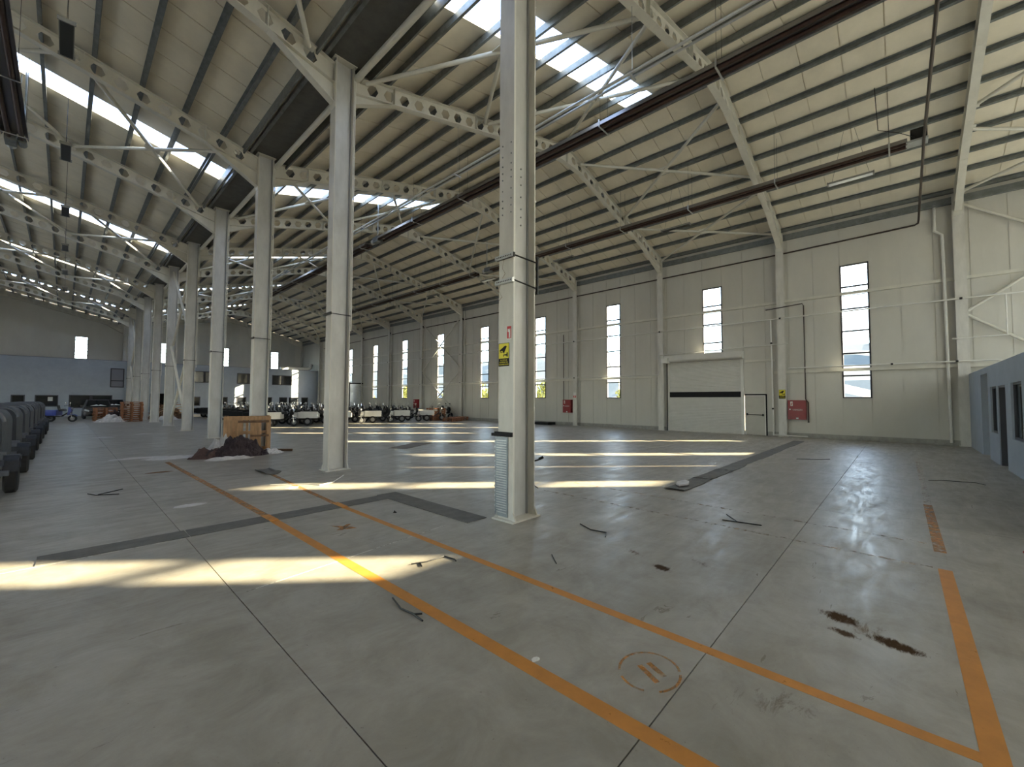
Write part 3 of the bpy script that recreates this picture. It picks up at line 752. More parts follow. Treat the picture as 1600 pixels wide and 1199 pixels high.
cctv((XC-HX-.003, 4.035, 2.285), .325, 'yellow and black camera surveillance sign on the centre column')
cctv((XW-.304, 4.0, 1.98), .42, 'small yellow camera sign on the wall column by the red cabinet')
t_ = thing('fire_sign', 'small red fire extinguisher sign above the yellow sign', 'sign', (XC-HX-.003, 3.935, 2.585))
part('panel', MB().box(-.002, 0, -.045, .045, -.095, .095), SIGNWHITE, t_)
part('red_field', MB().box(-.003, -.002, -.04, .04, -.08, .09), SIGNRED, t_)
part('extinguisher_pictogram', MB().box(-.0045, -.003, -.024, .004, -.07, .035).box(-.0045, -.003, .006, .022, .01, .04).box(-.0045, -.003, -.026, .024, .04, .052), SIGNWHITE, t_)
t_ = thing('fire_sign', 'small white and red sign on the wall column above the second cabinet', 'sign', (XW-.303, F(3), 1.95))
part('panel', MB().box(-.004, 0, -.11, .11, -.14, .22), SIGNWHITE, t_)
part('red_field', MB().box(-.006, -.004, -.1, .1, -.12, .02), SIGNRED, t_)
part('pictogram', MB().box(-.008, -.006, -.02, .02, -.1, .0), SIGNWHITE, t_)

# ------------------------------------------------------------------ heaters, conduit, lamps
def heater(x, z, y0, y1, lab, burner_end=True):
    t_ = thing('tube_heater', lab, 'heater', group='radiant tube heaters under the roof')
    for dx, nm in ((-.12, 'tube'), (.12, 'tube')): part(nm, MB().tube([(x+dx, y0, z), (x+dx, y1-.5, z)], .05, 10), BROWNT, t_, smooth=True)
    part('reflector', MB().prism([(x-.24, z-.02), (x-.17, z+.12), (x+.17, z+.12), (x+.24, z-.02), (x+.25, z-.02), (x+.18, z+.13), (x-.18, z+.13), (x-.25, z-.02)], 'y', y0, y1-.5), REFL, t_)
    b = MB(); h = MB(); yy = y0+.4
    while yy < y1-.5:
        b.box(x-.26, x+.26, yy-.02, yy+.02, z-.07, z-.055).box(x-.27, x-.255, yy-.02, yy+.02, z-.07, z+.13).box(x+.255, x+.27, yy-.02, yy+.02, z-.07, z+.13)
        h.tube([(x-.2, yy, z+.12), (x-.2, yy, zt(x-.2)+.05)], .004, 4).tube([(x+.2, yy, z+.12), (x+.2, yy, zt(x+.2)+.05)], .004, 4); yy += 3.0
    part('bracket', b, GALVL, t_); part('suspension_rod', h, BLACKM, t_)
    part('burner', MB().box(x-.2, x+.02, y1-.5, y1-.05, z-.10, z+.16).tube([(x+.12, y1-.45, z), (x+.12, y1-.1, z)], .09, 10), GALV, t_)
    part('fan_housing', MB().tube([(x-.1, y1-.05, z), (x-.1, y1+.12, z)], .11, 10).tube([(x+.05, y1-.25, z+.1), (x+.1, y1+.1, z+.2), (x+.12, y1+.05, z+.5), (x+.12, y1+.05, zt(x)+.1)], .035, 8), GALVL, t_)
def heater_near(x, z, y0, y1, lab):
    """heater whose burner box is on the near end"""
    heater(x, z, y0, y1, lab)
heater(10.0, 9.22, -.55, 18.3, 'thick dark brown tube heater right of the centre column, nearest to the camera')
heater(10.0, 9.22, 19.0, 36.5, 'dark tube heater continuing beyond the first one towards the far wall')
heater(17.1, 9.40, -.35, 18.1, 'slim dark tube heater under the wall side roof slope')
heater(17.1, 9.40, 18.9, 36.0, 'second slim dark tube heater under the wall side roof slope, farther off')
heater(-1.15, 8.85, -1.0, 18.2, 'dark tube heater of the left nave at the left picture edge')
t_ = thing('control_box', 'black control box with cable at the near end of the slim heater', 'control box', (17.1, -.62, 9.42))
part('box', MB().box(-.22, .22, -.16, .2, 0, .3), BLACKM, t_); part('mount', MB().box(-.2, .2, -.18, .3, -.06, 0), GALVL, t_)
part('cable', MB().tube([(.22, 0, .2), (.38, -.05, .25), (.42, -.05, .1), (.3, -.05, 0)], .012, 5).tube([(-.2, .1, .05), (-.9, .45, .0), (-.95, .9, .25), (-.9, .95, 1.6)], .01, 5), BLACKM, t_)
cn = thing('conduit_pair', 'bright galvanised pipe pair running high above the left of the dark heater', 'pipe')
part('tube', MB().tube([(7.94, -2, 8.58), (7.94, 40, 8.58)], .032, 8), GALVL, cn, smooth=True)
part('tube', MB().tube([(8.10, -2, 8.60), (8.10, 40, 8.60)], .025, 8), GALVL, cn, smooth=True)
hb = MB()
for k in range(0, 8): hb.box(7.88, 8.15, F(k)-.02, F(k)+.02, 8.52, 8.55).tube([(8.02, F(k), 8.55), (8.02, F(k), zt(8.02))], .006, 4)
part('hanger', hb, GALVL, cn)
def lamp(x, y, z, lab, lens, grp, rz=0, L=1.2, W=.34):
    t_ = thing('hanging_lamp', lab, 'lamp', (x, y, z), rz, group=grp)
    part('housing', MB().box(-W/2, W/2, -L/2, L/2, 0, .06).box(-W/2-.02, W/2+.02, -L/2-.02, -L/2, -.01, .07).box(-W/2-.02, W/2+.02, L/2, L/2+.02, -.01, .07), LIGHTH, t_)
    part('lens', MB().box(-W/2+.015, W/2-.015, -L/2+.02, L/2-.02, -.008, 0), lens, t_)
    zz = zt(x)-z+PD+.03
    part('suspension_wire', MB().tube([(0, -L/2+.1, .06), (0, -.1, zz)], .004, 4).tube([(0, L/2-.1, .06), (0, .1, zz)], .004, 4), BLACKM, t_)
    return t_
for i, y in enumerate((12.35, 18.1, 23.9, 29.7, 35.5, 41.2)):
    lamp(-.2, y, 9.0, '%s dark hanging lamp from the camera in the left nave' % ORD[i+1], LIGHTG, 'hanging lamps of the left nave', W=.22)
for i, y in enumerate((1.05, 7.0, 13.0, 18.8, 24.6, 30.4, 36.2)):
    lamp(18.0, y, 9.2, '%s slim hanging lamp from the camera under the wall side slope' % ORD[i+1], LENSW if i in (0, 3) else LIGHTG, 'hanging lamps under the wall side slope', W=.22)

# ------------------------------------------------------------------ near blue grey partition room
YP = -1.885; PT = 2.68
pw = MB(); ops = [(18.35, 19.75, 0, 2.50), (16.9, 17.95, .80, 2.08), (15.62, 16.7, 0, 2.08), (13.75, 14.95, .80, 2.10), (12.3, 13.5, .80, 2.10), (9.5, 11.0, .8, 2.1)]
ops.sort()
x = 7.6
for a, c, z0, z1 in ops:
    pw.box(x, a, YP-.14, YP, 0, PT)
    if z0 > 0: pw.box(a, c, YP-.14, YP, 0, z0)
    pw.box(a, c, YP-.14, YP, z1, PT); x = c
pw.box(x, XW-.33, YP-.14, YP, 0, PT)
pw.box(7.6, 7.74, YB+.01, YP-.14, 0, PT)
pt = struct('wall_partition', pw, GREYB)
part('room_ceiling', MB().box(7.6, XW-.33, YB+.01, YP-.14, PT-.12, PT-.02), GREYB, pt)
for a, c, z0, z1 in ops:
    if z0 > 0:
        w_ = struct('window_%d' % n); n += 1
        part('frame', MB().box(a, a+.05, YP-.10, YP-.04, z0, z1).box(c-.05, c, YP-.10, YP-.04, z0, z1).box(a, c, YP-.10, YP-.04, z0, z0+.05).box(a, c, YP-.10, YP-.04, z1-.05, z1), DARKF, w_)
        part('pane', MB().box(a+.05, c-.05, YP-.075, YP-.068, z0+.05, z1-.05), GLASS, w_)
d3 = struct('door_3'); part('frame', MB().box(15.62, 15.67, YP-.13, YP-.02, 0, 2.08).box(16.65, 16.7, YP-.13, YP-.02, 0, 2.08).box(15.62, 16.7, YP-.13, YP-.02, 2.03, 2.08), DARKF, d3)
part('door_leaf', MB().box(15.67, 15.72, YP-1.0, YP-.13, .01, 2.03), DARKF, d3)

# ------------------------------------------------------------------ far grey building inside the hall
YG = 56.3; GT = 5.35
ops = [(-3.15, -2.35, .9, 1.95), (-1.78, -.36, .9, 1.95), (.30, 3.2, .75, 1.98), (9.2, 10.2, .9, 1.9), (11.65, 12.75, .9, 1.9), (13.6, 14.6, .9, 1.9), (16.35, 17.35, .9, 1.9), (18.15, 19.1, .9, 1.9), (19.25, 20.35, .9, 1.9), (20.75, 21.6, .9, 1.9),
       (6.0, 7.3, .0, 2.2)]
ops2 = [(3.0, 4.0, 2.75, 4.62), (9.4, 11.65, 3.45, 4.72), (13.6, 15.9, 3.45, 4.68), (17.3, 19.58, 3.4, 4.62)]
gb = MB()
def row(ops_, z0, z1, x0, x1):
    x = x0
    for a, c, p, q in sorted(ops_):
        gb.box(x, a, YG, YG+.2, z0, z1)
        if p > z0: gb.box(a, c, YG, YG+.2, z0, p)
        if q < z1: gb.box(a, c, YG, YG+.2, q, z1)
        x = c
    gb.box(x, x1, YG, YG+.2, z0, z1)
row(ops, 0, 2.5, XL, XW-.03); row(ops2, 2.5, GT, XL, XW-.03)
fb = struct('wall_office', gb, GREYB)
part('office_roof', MB().box(XL, XW-.03, YG+.2, YE-.02, GT-.2, GT-.05), GREYB, fb)
part('parapet_cap', MB().box(XL, XW-.03, YG-.03, YG+.25, GT, GT+.05), GREYBD, fb)
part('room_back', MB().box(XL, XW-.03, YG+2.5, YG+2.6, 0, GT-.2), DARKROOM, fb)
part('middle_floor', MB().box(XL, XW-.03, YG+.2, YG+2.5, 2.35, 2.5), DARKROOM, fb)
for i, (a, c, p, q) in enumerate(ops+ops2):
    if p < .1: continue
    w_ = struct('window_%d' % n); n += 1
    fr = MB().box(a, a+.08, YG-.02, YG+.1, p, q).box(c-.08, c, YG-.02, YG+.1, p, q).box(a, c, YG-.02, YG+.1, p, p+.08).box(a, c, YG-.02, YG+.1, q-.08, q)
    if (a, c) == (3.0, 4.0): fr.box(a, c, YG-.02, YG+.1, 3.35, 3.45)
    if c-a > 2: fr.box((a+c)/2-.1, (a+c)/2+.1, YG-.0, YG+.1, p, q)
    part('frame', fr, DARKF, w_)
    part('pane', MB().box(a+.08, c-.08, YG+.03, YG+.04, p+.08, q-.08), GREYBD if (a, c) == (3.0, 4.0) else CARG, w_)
single('notice', MB().box(-.15, .15, -.01, 0, -.18, .18), SIGNWHITE, 'small white notice in the second ground floor window of the far building', 'notice', (-.85, YG+.03, 1.6))
# steel cabin by the right wall
t_ = thing('steel_cabin', 'grey steel cabin with dark door against the right wall, far off', 'cabin')
part('shell', MB().box(21.5, XW-.05, 44.5, 49.0, 0, 3.4), GALVL, t_)
part('frame', MB().box(21.42, 21.5, 44.42, 44.52, 0, 3.5).box(21.42, XW-.05, 44.42, 44.52, 3.4, 3.52).box(21.42, 21.5, 44.42, 49.05, 3.4, 3.52).box(21.42, 21.5, 48.9, 49.0, 0, 3.5), BLACKM, t_)
part('door', MB().box(21.44, 21.5, 45.2, 46.0, 0, 2.0).box(21.46, 21.5, 47.0, 47.5, 1.4, 3.0), BLACKM, t_)
part('step_rail', MB().tube([(21.3, 44.4, 2.9), (20.6, 43.6, 2.5)], .05, 6).tube([(21.3, 44.4, 3.4), (21.0, 44.0, 3.0), (21.0, 44.0, 2.2)], .05, 6), BLACKM, t_)
# rooftop ducts on the far building
t_ = thing('rooftop_duct', 'pale duct lying on the far building roof by the right wall', 'duct')
part('tube', MB().tube([(18.5, YG+1.0, GT+.25), (22.0, YG+1.4, GT+.3)], .22, 12), WHITEP, t_, smooth=True)
part('elbow', MB().tube([(22.0, YG+1.4, GT+.3), (22.4, YG+1.5, GT+.5), (22.5, YG+1.5, GT+1.0)], .22, 12), WHITEP, t_, smooth=True)

# ------------------------------------------------------------------ floor markings, plates, debris
def mark(lab, pts, m, z=.0012, name='floor_line'):
    b = MB(); n_ = len(pts)
    b.prism(pts, 'z', 0.0002, z); return single(name, b, m, lab, 'floor marking')
def hline(x0, y0, x1, y1, wd):
    d = Vector((x1-x0, y1-y0)).normalized(); nrm = Vector((-d.y, d.x))*wd/2
    return [(x0-nrm.x, y0-nrm.y), (x1-nrm.x, y1-nrm.y), (x1+nrm.x, y1+nrm.y), (x0+nrm.x, y0+nrm.y)]
mark('bold orange floor line, the nearest of the two long ones', hline(2.02, -1.0, 2.0, 6.25, .105), ORANGE)
mark('faint far stretch of the nearest orange floor line', hline(2.0, 6.61, 1.88, 14.0, .10), ORANGEF)
mark('orange crossing of the dark plate strip by the nearest line', hline(2.0, 6.25, 1.99, 6.61, .10), ORANGE, .014)
mark('long orange floor line meeting the cross line at the lower right', hline(2.95, -.30, 2.98, 6.25, .085), ORANGE)
mark('faint far stretch of the second orange floor line', hline(2.98, 6.61, 3.2, 11.0, .085), ORANGEF)
mark('orange crossing of the dark plate strip by the second line', hline(2.98, 6.25, 2.99, 6.61, .085), ORANGE, .0142)
mark('wide orange cross line at the right edge of the floor', hline(2.6, -.285, 5.95, -.285, .10), ORANGE, .0016)
mark('farther piece of the orange cross line, at right', hline(6.6, -.285, 9.5, -.285, .10), ORANGEF)
mark('very faint end of the orange cross line', hline(9.6, -.29, 16, -.32, .09), ORANGEV)
mark('faint worn orange line across the floor right of the centre column', hline(5.95, -.2, 6.05, 4.9, .06), ORANGEV)
mark('second faint worn orange line behind the first one', hline(6.9, -.2, 7.05, 4.9, .06), ORANGEV)
# painted roundel
b = MB(); n_ = 40
for i in range(n_):
    if i in (14, 15, 22, 23, 24, 33): continue
    a0, a1 = 2*math.pi*i/n_, 2*math.pi*(i+1)/n_
    b.prism([(2.49+.19*math.cos(a0), 1.16+.165*math.sin(a0)), (2.49+.19*math.cos(a1), 1.16+.165*math.sin(a1)), (2.49+.205*math.cos(a1), 1.16+.18*math.sin(a1)), (2.49+.205*math.cos(a0), 1.16+.18*math.sin(a0))], 'z', .0002, .0012)
b.prism(hline(2.56, 1.20, 2.50, 1.07, .035), 'z', .0002, .0012); b.prism(hline(2.50, 1.23, 2.42, 1.08, .035), 'z', .0002, .0012)
single('floor_roundel', b, ORANGEF, 'faded orange ring with two bars painted between the long lines', 'floor marking')
b = MB()
for p in ([(2.42, 5.5), (2.6, 5.25), (2.62, 5.15), (2.5, 5.2)], [(2.4, 5.25), (2.6, 5.4), (2.65, 5.38), (2.46, 5.2)]): b.prism(p, 'z', .0002, .0011)
single('floor_roundel', b, ORANGEF, 'small blurred orange paint patch beyond the lines near the dark strip', 'floor marking')
mark('thin white filled joint crossing the nearest orange line', hline(1.12, 4.14, 3.5, 4.43, .014), WHITEL, .001, 'floor_joint')
mark('thin white scratch along the near edge of the dark strip', hline(-1.5, 6.22, 1.0, 6.24, .012), WHITEL, .001, 'floor_joint')

def plate(lab, x0, x1, y0, y1, z=.006, tilt=0, rz=0, m=PLATE, grp=None):
    b = MB(); cx_, cy_ = (x0+x1)/2, (y0+y1)/2; nx = 8
    vv = []; L_ = x1-x0; W_ = y1-y0
    for j, zz in ((0, 0), (1, z)):
        for iy in range(3):
            for ix in range(nx+1):
                u = ix/nx; lift = tilt*max(0, abs(u-.5)*2-.6)/.4*(.6+.4*math.sin(iy*2+ix))
                vv.append((-L_/2+u*L_+random.uniform(-1, 1)*.006, -W_/2+W_*iy/2+random.uniform(-1, 1)*.006, max(0.0005, zz+lift)))
    N = (nx+1)*3; ff = []
    for iy in range(2):
        for ix in range(nx):
            a = iy*(nx+1)+ix; ff.append((a, a+nx+1, a+nx+2, a+1)); ff.append((N+a, N+a+1, N+a+nx+2, N+a+nx+1))
    per = [i for i in range(nx+1)]+[(nx+1)*r+nx for r in (1, 2)]+[2*(nx+1)+i for i in range(nx-1, -1, -1)]+[(nx+1)]
    for i in range(len(per)): a, c = per[i], per[(i+1) % len(per)]; ff.append((a, c, N+c, N+a))
    b.add(vv, ff)
    return single('cover_plate', b, m, lab, 'cover plate', (cx_, cy_, .0), rz, group=grp)
plate('dark floor strip plate at the left, partly in the sun', -.14, 1.08, 6.26, 6.60)
plate('dark floor strip plate left of the nearest orange line', 1.09, 2.45, 6.26, 6.60)
plate('dark floor strip plate under the second orange line', 2.46, 3.73, 6.27, 6.60)
plate('dark wide plate running from the strip corner to the centre column', 3.73, 4.09, 4.28, 6.64, .008)
for i in range(9):
    x0 = 7.72+i*1.46
    plate('%s dark cover plate from the camera in the right floor strip%s' % (ORD[i+1], ', lifted at its edge' if i in (0, 1, 2) else ''), x0, x0+1.42, 2.92+random.uniform(-.02, .02), 3.27, .012, .035 if i in (0, 1, 2) else 0, random.uniform(-.01, .01), grp='cover plates of the right floor strip')
single('crumpled_film', MB().prism([(8.0, 3.1), (8.25, 3.02), (8.5, 3.1), (8.62, 3.22), (8.3, 3.26), (8.1, 3.2)], 'z', .03, .06), PLAST, 'piece of white film lying on the first right cover plate', 'film')
plate('dark flat sheet lying left of the second column', 3.05, 3.35, 10.1, 10.95, .015, .05, 0)
plate('large flat dark cardboard sheet beyond the centre column', 7.6, 9.6, 12.6, 13.3, .006, 0, .5, mat('grey_cardboard', (.20, .18, .16), .9, var=.2))
plate('second flat grey sheet beside the large dark one', 9.9, 11.0, 12.2, 12.7, .006, 0, .4, mat('grey_cardboard_light', (.24, .22, .19), .9, var=.2))
single('rubber_mat', MB().box(XW-.9, XW-.1, 17.3, 18.6, 0, .16), BLACK, 'black block at the wall foot just right of the centre column', 'mat')

def stick(lab, segs, r=.007, m=BLACKM, name='bent_rod'):
    t_ = thing(name, lab, 'rod')
    for s_ in segs: part('rod', MB().tube([(p[0], p[1], r+(p[2] if len(p) > 2 else 0)) for p in s_], r, 6), m, t_, smooth=True)
stick('black bent rod near the lower middle of the floor', [[(1.91, 3.12), (1.86, 2.92), (1.88, 2.78), (1.87, 2.64)], [(1.88, 2.77), (1.93, 2.73)]])
stick('black bent rod right of the sunlit patch', [[(2.42, 3.62), (2.56, 3.56), (2.78, 3.55), (2.80, 3.40), (2.78, 3.36)], [(2.50, 3.58), (2.46, 3.50)]])
stick('black bent rod right of the centre column foot', [[(4.74, 3.16), (4.62, 2.92), (4.66, 2.72)], [(4.66, 2.72), (4.50, 2.64)]])
stick('black forked rod in the right half of the floor', [[(6.6, 1.88), (6.3, 1.66), (6.35, 1.38)], [(6.3, 1.66), (6.26, 1.84)]])
stick('black forked rod at the far left of the floor', [[(.33, 10.3), (.42, 10.05), (.70, 9.9)], [(.45, 10.08), (.78, 10.4)]])
stick('black bent rod by the partition on the right', [[(12.4, -.4), (12.6, -.6), (12.7, -1.1), (12.5, -1.2)]])
stick('thin short rod lying before the centre column', [[(3.60, 2.76), (3.44, 2.58)]], .005)
stick('small black rod above the right cover plates', [[(14.3, 2.2), (14.6, 1.7), (14.9, 1.5)]])
stick('thin rod beyond the centre column at the sunlit band', [[(6.1, 5.0), (6.3, 5.3)]], .008)
stick('loose white cord near the second column foot', [[(2.75, 8.9), (3.0, 8.7), (3.3, 8.4), (3.4, 8.2), (3.7, 8.3), (4.2, 8.9)]], .008, WHITEP, 'loose_cord')
stick('small red rod at the right picture edge', [[(7.2, -.95), (7.25, -1.05)]], .012, SIGNRED)
def crumple(lab, x, y, rx, ry, h, m, name, cat, seed=0, nx=10, group=None):
    b = MB(); vv = []; ff = []
    for i in range(nx+1):
        for j in range(nx+1):
            u, v = i/nx*2-1, j/nx*2-1
            a = math.hypot(u, v); s_ = max(abs(u), abs(v))/a if a > 1e-6 else 1
            uu, v2 = u*s_, v*s_; rr = math.hypot(uu, v2)
            nse = noise.noise(Vector((uu*2.6+seed*7, v2*2.6, seed))); n2 = noise.noise(Vector((uu*7+seed*3, v2*7, seed+5)))
            edge = 1+.25*noise.noise(Vector((math.atan2(v2, uu)*1.2, seed*3.1, 0)))
            z = max(0.002, h*(1-rr**2)*(.75+.9*nse)+h*.34*n2*(1-rr*.6)+h*.16*noise.noise(Vector((uu*17, v2*17, seed+9)))) if rr < .98 else .002
            vv.append((x+uu*rx*edge, y+v2*ry*edge, z))
    for i in range(nx):
        for j in range(nx):
            a = i*(nx+1)+j; ff.append((a, a+nx+1, a+nx+2, a+1))
    # closed underside
    cnt = len(vv); bd = [i*(nx+1) for i in range(nx+1)]+[nx*(nx+1)+j for j in range(1, nx+1)]+[i*(nx+1)+nx for i in range(nx-1, -1, -1)]+[j for j in range(nx-1, 0, -1)]
    for q in bd: vv.append((vv[q][0], vv[q][1], 0.0005))
    for i in range(len(bd)): j = (i+1) % len(bd); ff.append((bd[i], bd[j], cnt+j, cnt+i))
    b.add(vv, ff)
    return single(name, b, m, lab, cat, group=group, smooth=False)
crumple('small scrap of white paper on the nearest orange line', 2.10, 1.74, .03, .022, .014, SIGNWHITE, 'paper_scrap', 'paper', 2, 5)
crumple('white flat scrap left of the orange lines', 1.38, 8.1, .22, .10, .02, PLAST, 'film_scrap', 'film', 3, 6)
crumple('white torn scrap just beyond the orange lines', 2.95, 8.35, .12, .09, .02, PLAST, 'film_scrap', 'film', 4, 6)
for i, (x, y) in enumerate(((2.6, 25.8), (1.2, 24.6))): crumple(['white scrap on the floor before the pallets', 'small pale scrap on the floor at the left, far off'][i], x, y, .35, .12, .04, PLAST, 'film_scrap', 'film', 8+i, 5)
crumple('small dark clod beside the dark strip corner', 3.35, 5.45, .03, .03, .03, BLACK, 'dirt_clod', 'dirt', 6, 5)
crumple('brown dirt heap left of the centre column path', 1.5, 12.2, .25, .08, .02, RUST, 'dirt_clod', 'dirt', 7, 6)
# low dirt piles
# cloth and film heap with the crate
crumple('dark purple cloth heap lying in front of the wooden crate', 3.5, 14.2, .80, .55, .50, CLOTH, 'cloth_heap', 'cloth', 11, 36)
crumple('brown cloth spilling left from the dark heap', 2.95, 14.3, .55, .42, .28, CLOTHR, 'cloth_heap', 'cloth', 12, 28)
crumple('white film heap behind the dark cloth', 3.35, 14.62, .60, .35, .60, PLAST, 'film_heap', 'film', 13, 32)
crumple('white film lying right of the crate foot', 4.35, 14.15, .38, .22, .16, PLAST, 'film_heap', 'film', 14, 14)
crumple('white film trailing in front of the cloth heap', 3.15, 13.55, .6, .22, .09, PLAST, 'film_heap', 'film', 15, 14)
crumple('flat white film spread left of the cloth heap', 2.2, 14.9, .75, .30, .06, PLAST, 'film_heap', 'film', 16, 16)
crumple('flat pale film at the far left of the cloth heap', 1.45, 15.5, .6, .22, .03, PLAST, 'film_heap', 'film', 17, 12)
stick('short brown plank lying right of the crate', [[(4.55, 14.65), (5.0, 14.2)], [(4.6, 14.7), (4.65, 14.55)]], .04, WOODD, 'plank_scrap')

cr = thing('wooden_crate', 'open pale wooden crate standing behind the cloth heap', 'crate', (3.95, 15.0, 0), -.25)
cw, cdp, ch = 1.12, .85, 1.12
for sx in (-1, 1):
    for sy in (-1, 1): part('post', MB().box(sx*cw/2-.05, sx*cw/2+.05, sy*cdp/2-.04, sy*cdp/2+.04, 0, ch), WOOD, cr)
for z in (.06, .58, ch-.06):
    for sy in (-1, 1):
        if z != .58 or sy > 0: part('rail', MB().box(-cw/2, cw/2, sy*cdp/2-.06, sy*cdp/2-.03, z-.05, z+.05) if sy > 0 else MB().box(-cw/2, cw/2, -cdp/2-.07, -cdp/2-.04, z-.05, z+.05), WOOD, cr)
    for sx in (-1, 1): part('rail', MB().box(sx*cw/2-.015, sx*cw/2+.015, -cdp/2, cdp/2, z-.05, z+.05), WOODD, cr)
for i, (x, wd) in enumerate(((-.50, .07), (-.36, .10), (-.18, .13), (-.01, .07), (.12, .09), (.29, .13))):
    part('slat', MB().box(x-wd/2, x+wd/2, cdp/2-.03, cdp/2, .02, ch-.03), WOOD, cr)
part('front_rail', MB().box(-.25, .56, -cdp/2-.07, -cdp/2-.045, .93, 1.0), WOODD, cr)
part('front_rail', MB().box(.08, .56, -cdp/2-.07, -cdp/2-.045, .50, .56), WOODD, cr)
for x in (-.44, -.25, .16, .30): part('slat', MB().box(x-.055, x+.055, -cdp/2-.04, -cdp/2-.02, .02, ch-.03), WOOD, cr)

# pallets --------------------------------------------------------------
def pallet_meshes(m):
    dk, br, bs = MB(), MB(), MB()
    for i in range(7): dk.box(-.6+i*.18, -.6+i*.18+.12, -.5, .5, .115, .14)
    for y in (-.45, 0, .45):
        for x in (-.53, 0, .53): br.box(x-.06, x+.06, y-.05, y+.05, .022, .093)
        br.box(-.6, .6, y-.05, y+.05, .093, .115)
    for y in (-.45, 0, .45): bs.box(-.6, .6, y-.05, y+.05, 0, .022)
    return dk.mesh('deck', m), br.mesh('bearers', m), bs.mesh('base_boards', m)
PM = pallet_meshes(WOODR); PMl = pallet_meshes(WOOD)
def pallet(x, y, z, rz, lab, grp, ms=PM):
    t_ = thing('pallet', lab, 'pallet', (x, y, z), rz, grp)
    for me, nm in zip(ms, ('deck', 'bearers', 'base_boards')): ob(nm, me, t_)
def stack(x, y, nP, where, grp, rz=0):
    for i in range(nP): pallet(x+random.uniform(-.02, .02), y+random.uniform(-.02, .02), i*.142, rz+random.uniform(-.03, .03),
                               'brown pallet, %s from the floor in the %s' % (ORD[i+1], where), grp)
stack(3.4, 41.2, 10, 'tall stack left of the seventh column', 'pallets of the tall stack')
stack(2.1, 42.9, 7, 'lower stack beside the parked cars', 'pallets of the lower stack', .1)
stack(20.7, 25.6, 2, 'low stack before the white beds', 'pallets of the low stack by the right wall', .2)
stack(20.6, 27.6, 7, 'red stack among the tricycles', 'pallets of the red stack by the right wall', -.1)
stack(22.0, 26.4, 2, 'low stack close to the right wall', 'pallets of the low stack close to the right wall', .1)
crumple('grey film sheet draped before the pallet stacks', 2.3, 40.9, .9, .5, .55, PLAST, 'film_heap', 'film', 31, 14)
crumple('dark film draped on the left pallet stack', 2.45, 41.75, .5, .35, .8, CLOTH, 'film_heap', 'film', 32, 12)
for i in range(46):
    a = random.uniform(0, math.pi); x = 5.9+random.gauss(0, .55); y = 45.2+random.gauss(0, .9)
    hgt = max(.04, 1.35*math.exp(-((x-5.9)/1.2)**2)*random.uniform(.1, 1)); L_ = random.uniform(.7, 1.6)
    o = single('broken_plank', MB().box(-L_/2, L_/2, -.06, .06, -.015, .015), random.choice((WOODD, WOODR, WOOD)), 'broken brown plank in the wood heap behind the braced columns', 'plank', (x, y, hgt), a, 'broken planks of the wood heap')
    o.rotation_euler = (random.uniform(-.3, .3), random.uniform(-.45, .45), a)
crumple('brown rubble core of the wood heap behind the braced columns', 5.9, 45.2, 1.2, 1.6, 1.15, WOODD, 'rubble_heap', 'rubble', 33, 16)
crumple('pale rubble and film in front of the wood heap', 5.7, 42.6, .8, .5, .3, PLAST, 'rubble_heap', 'rubble', 34, 12)

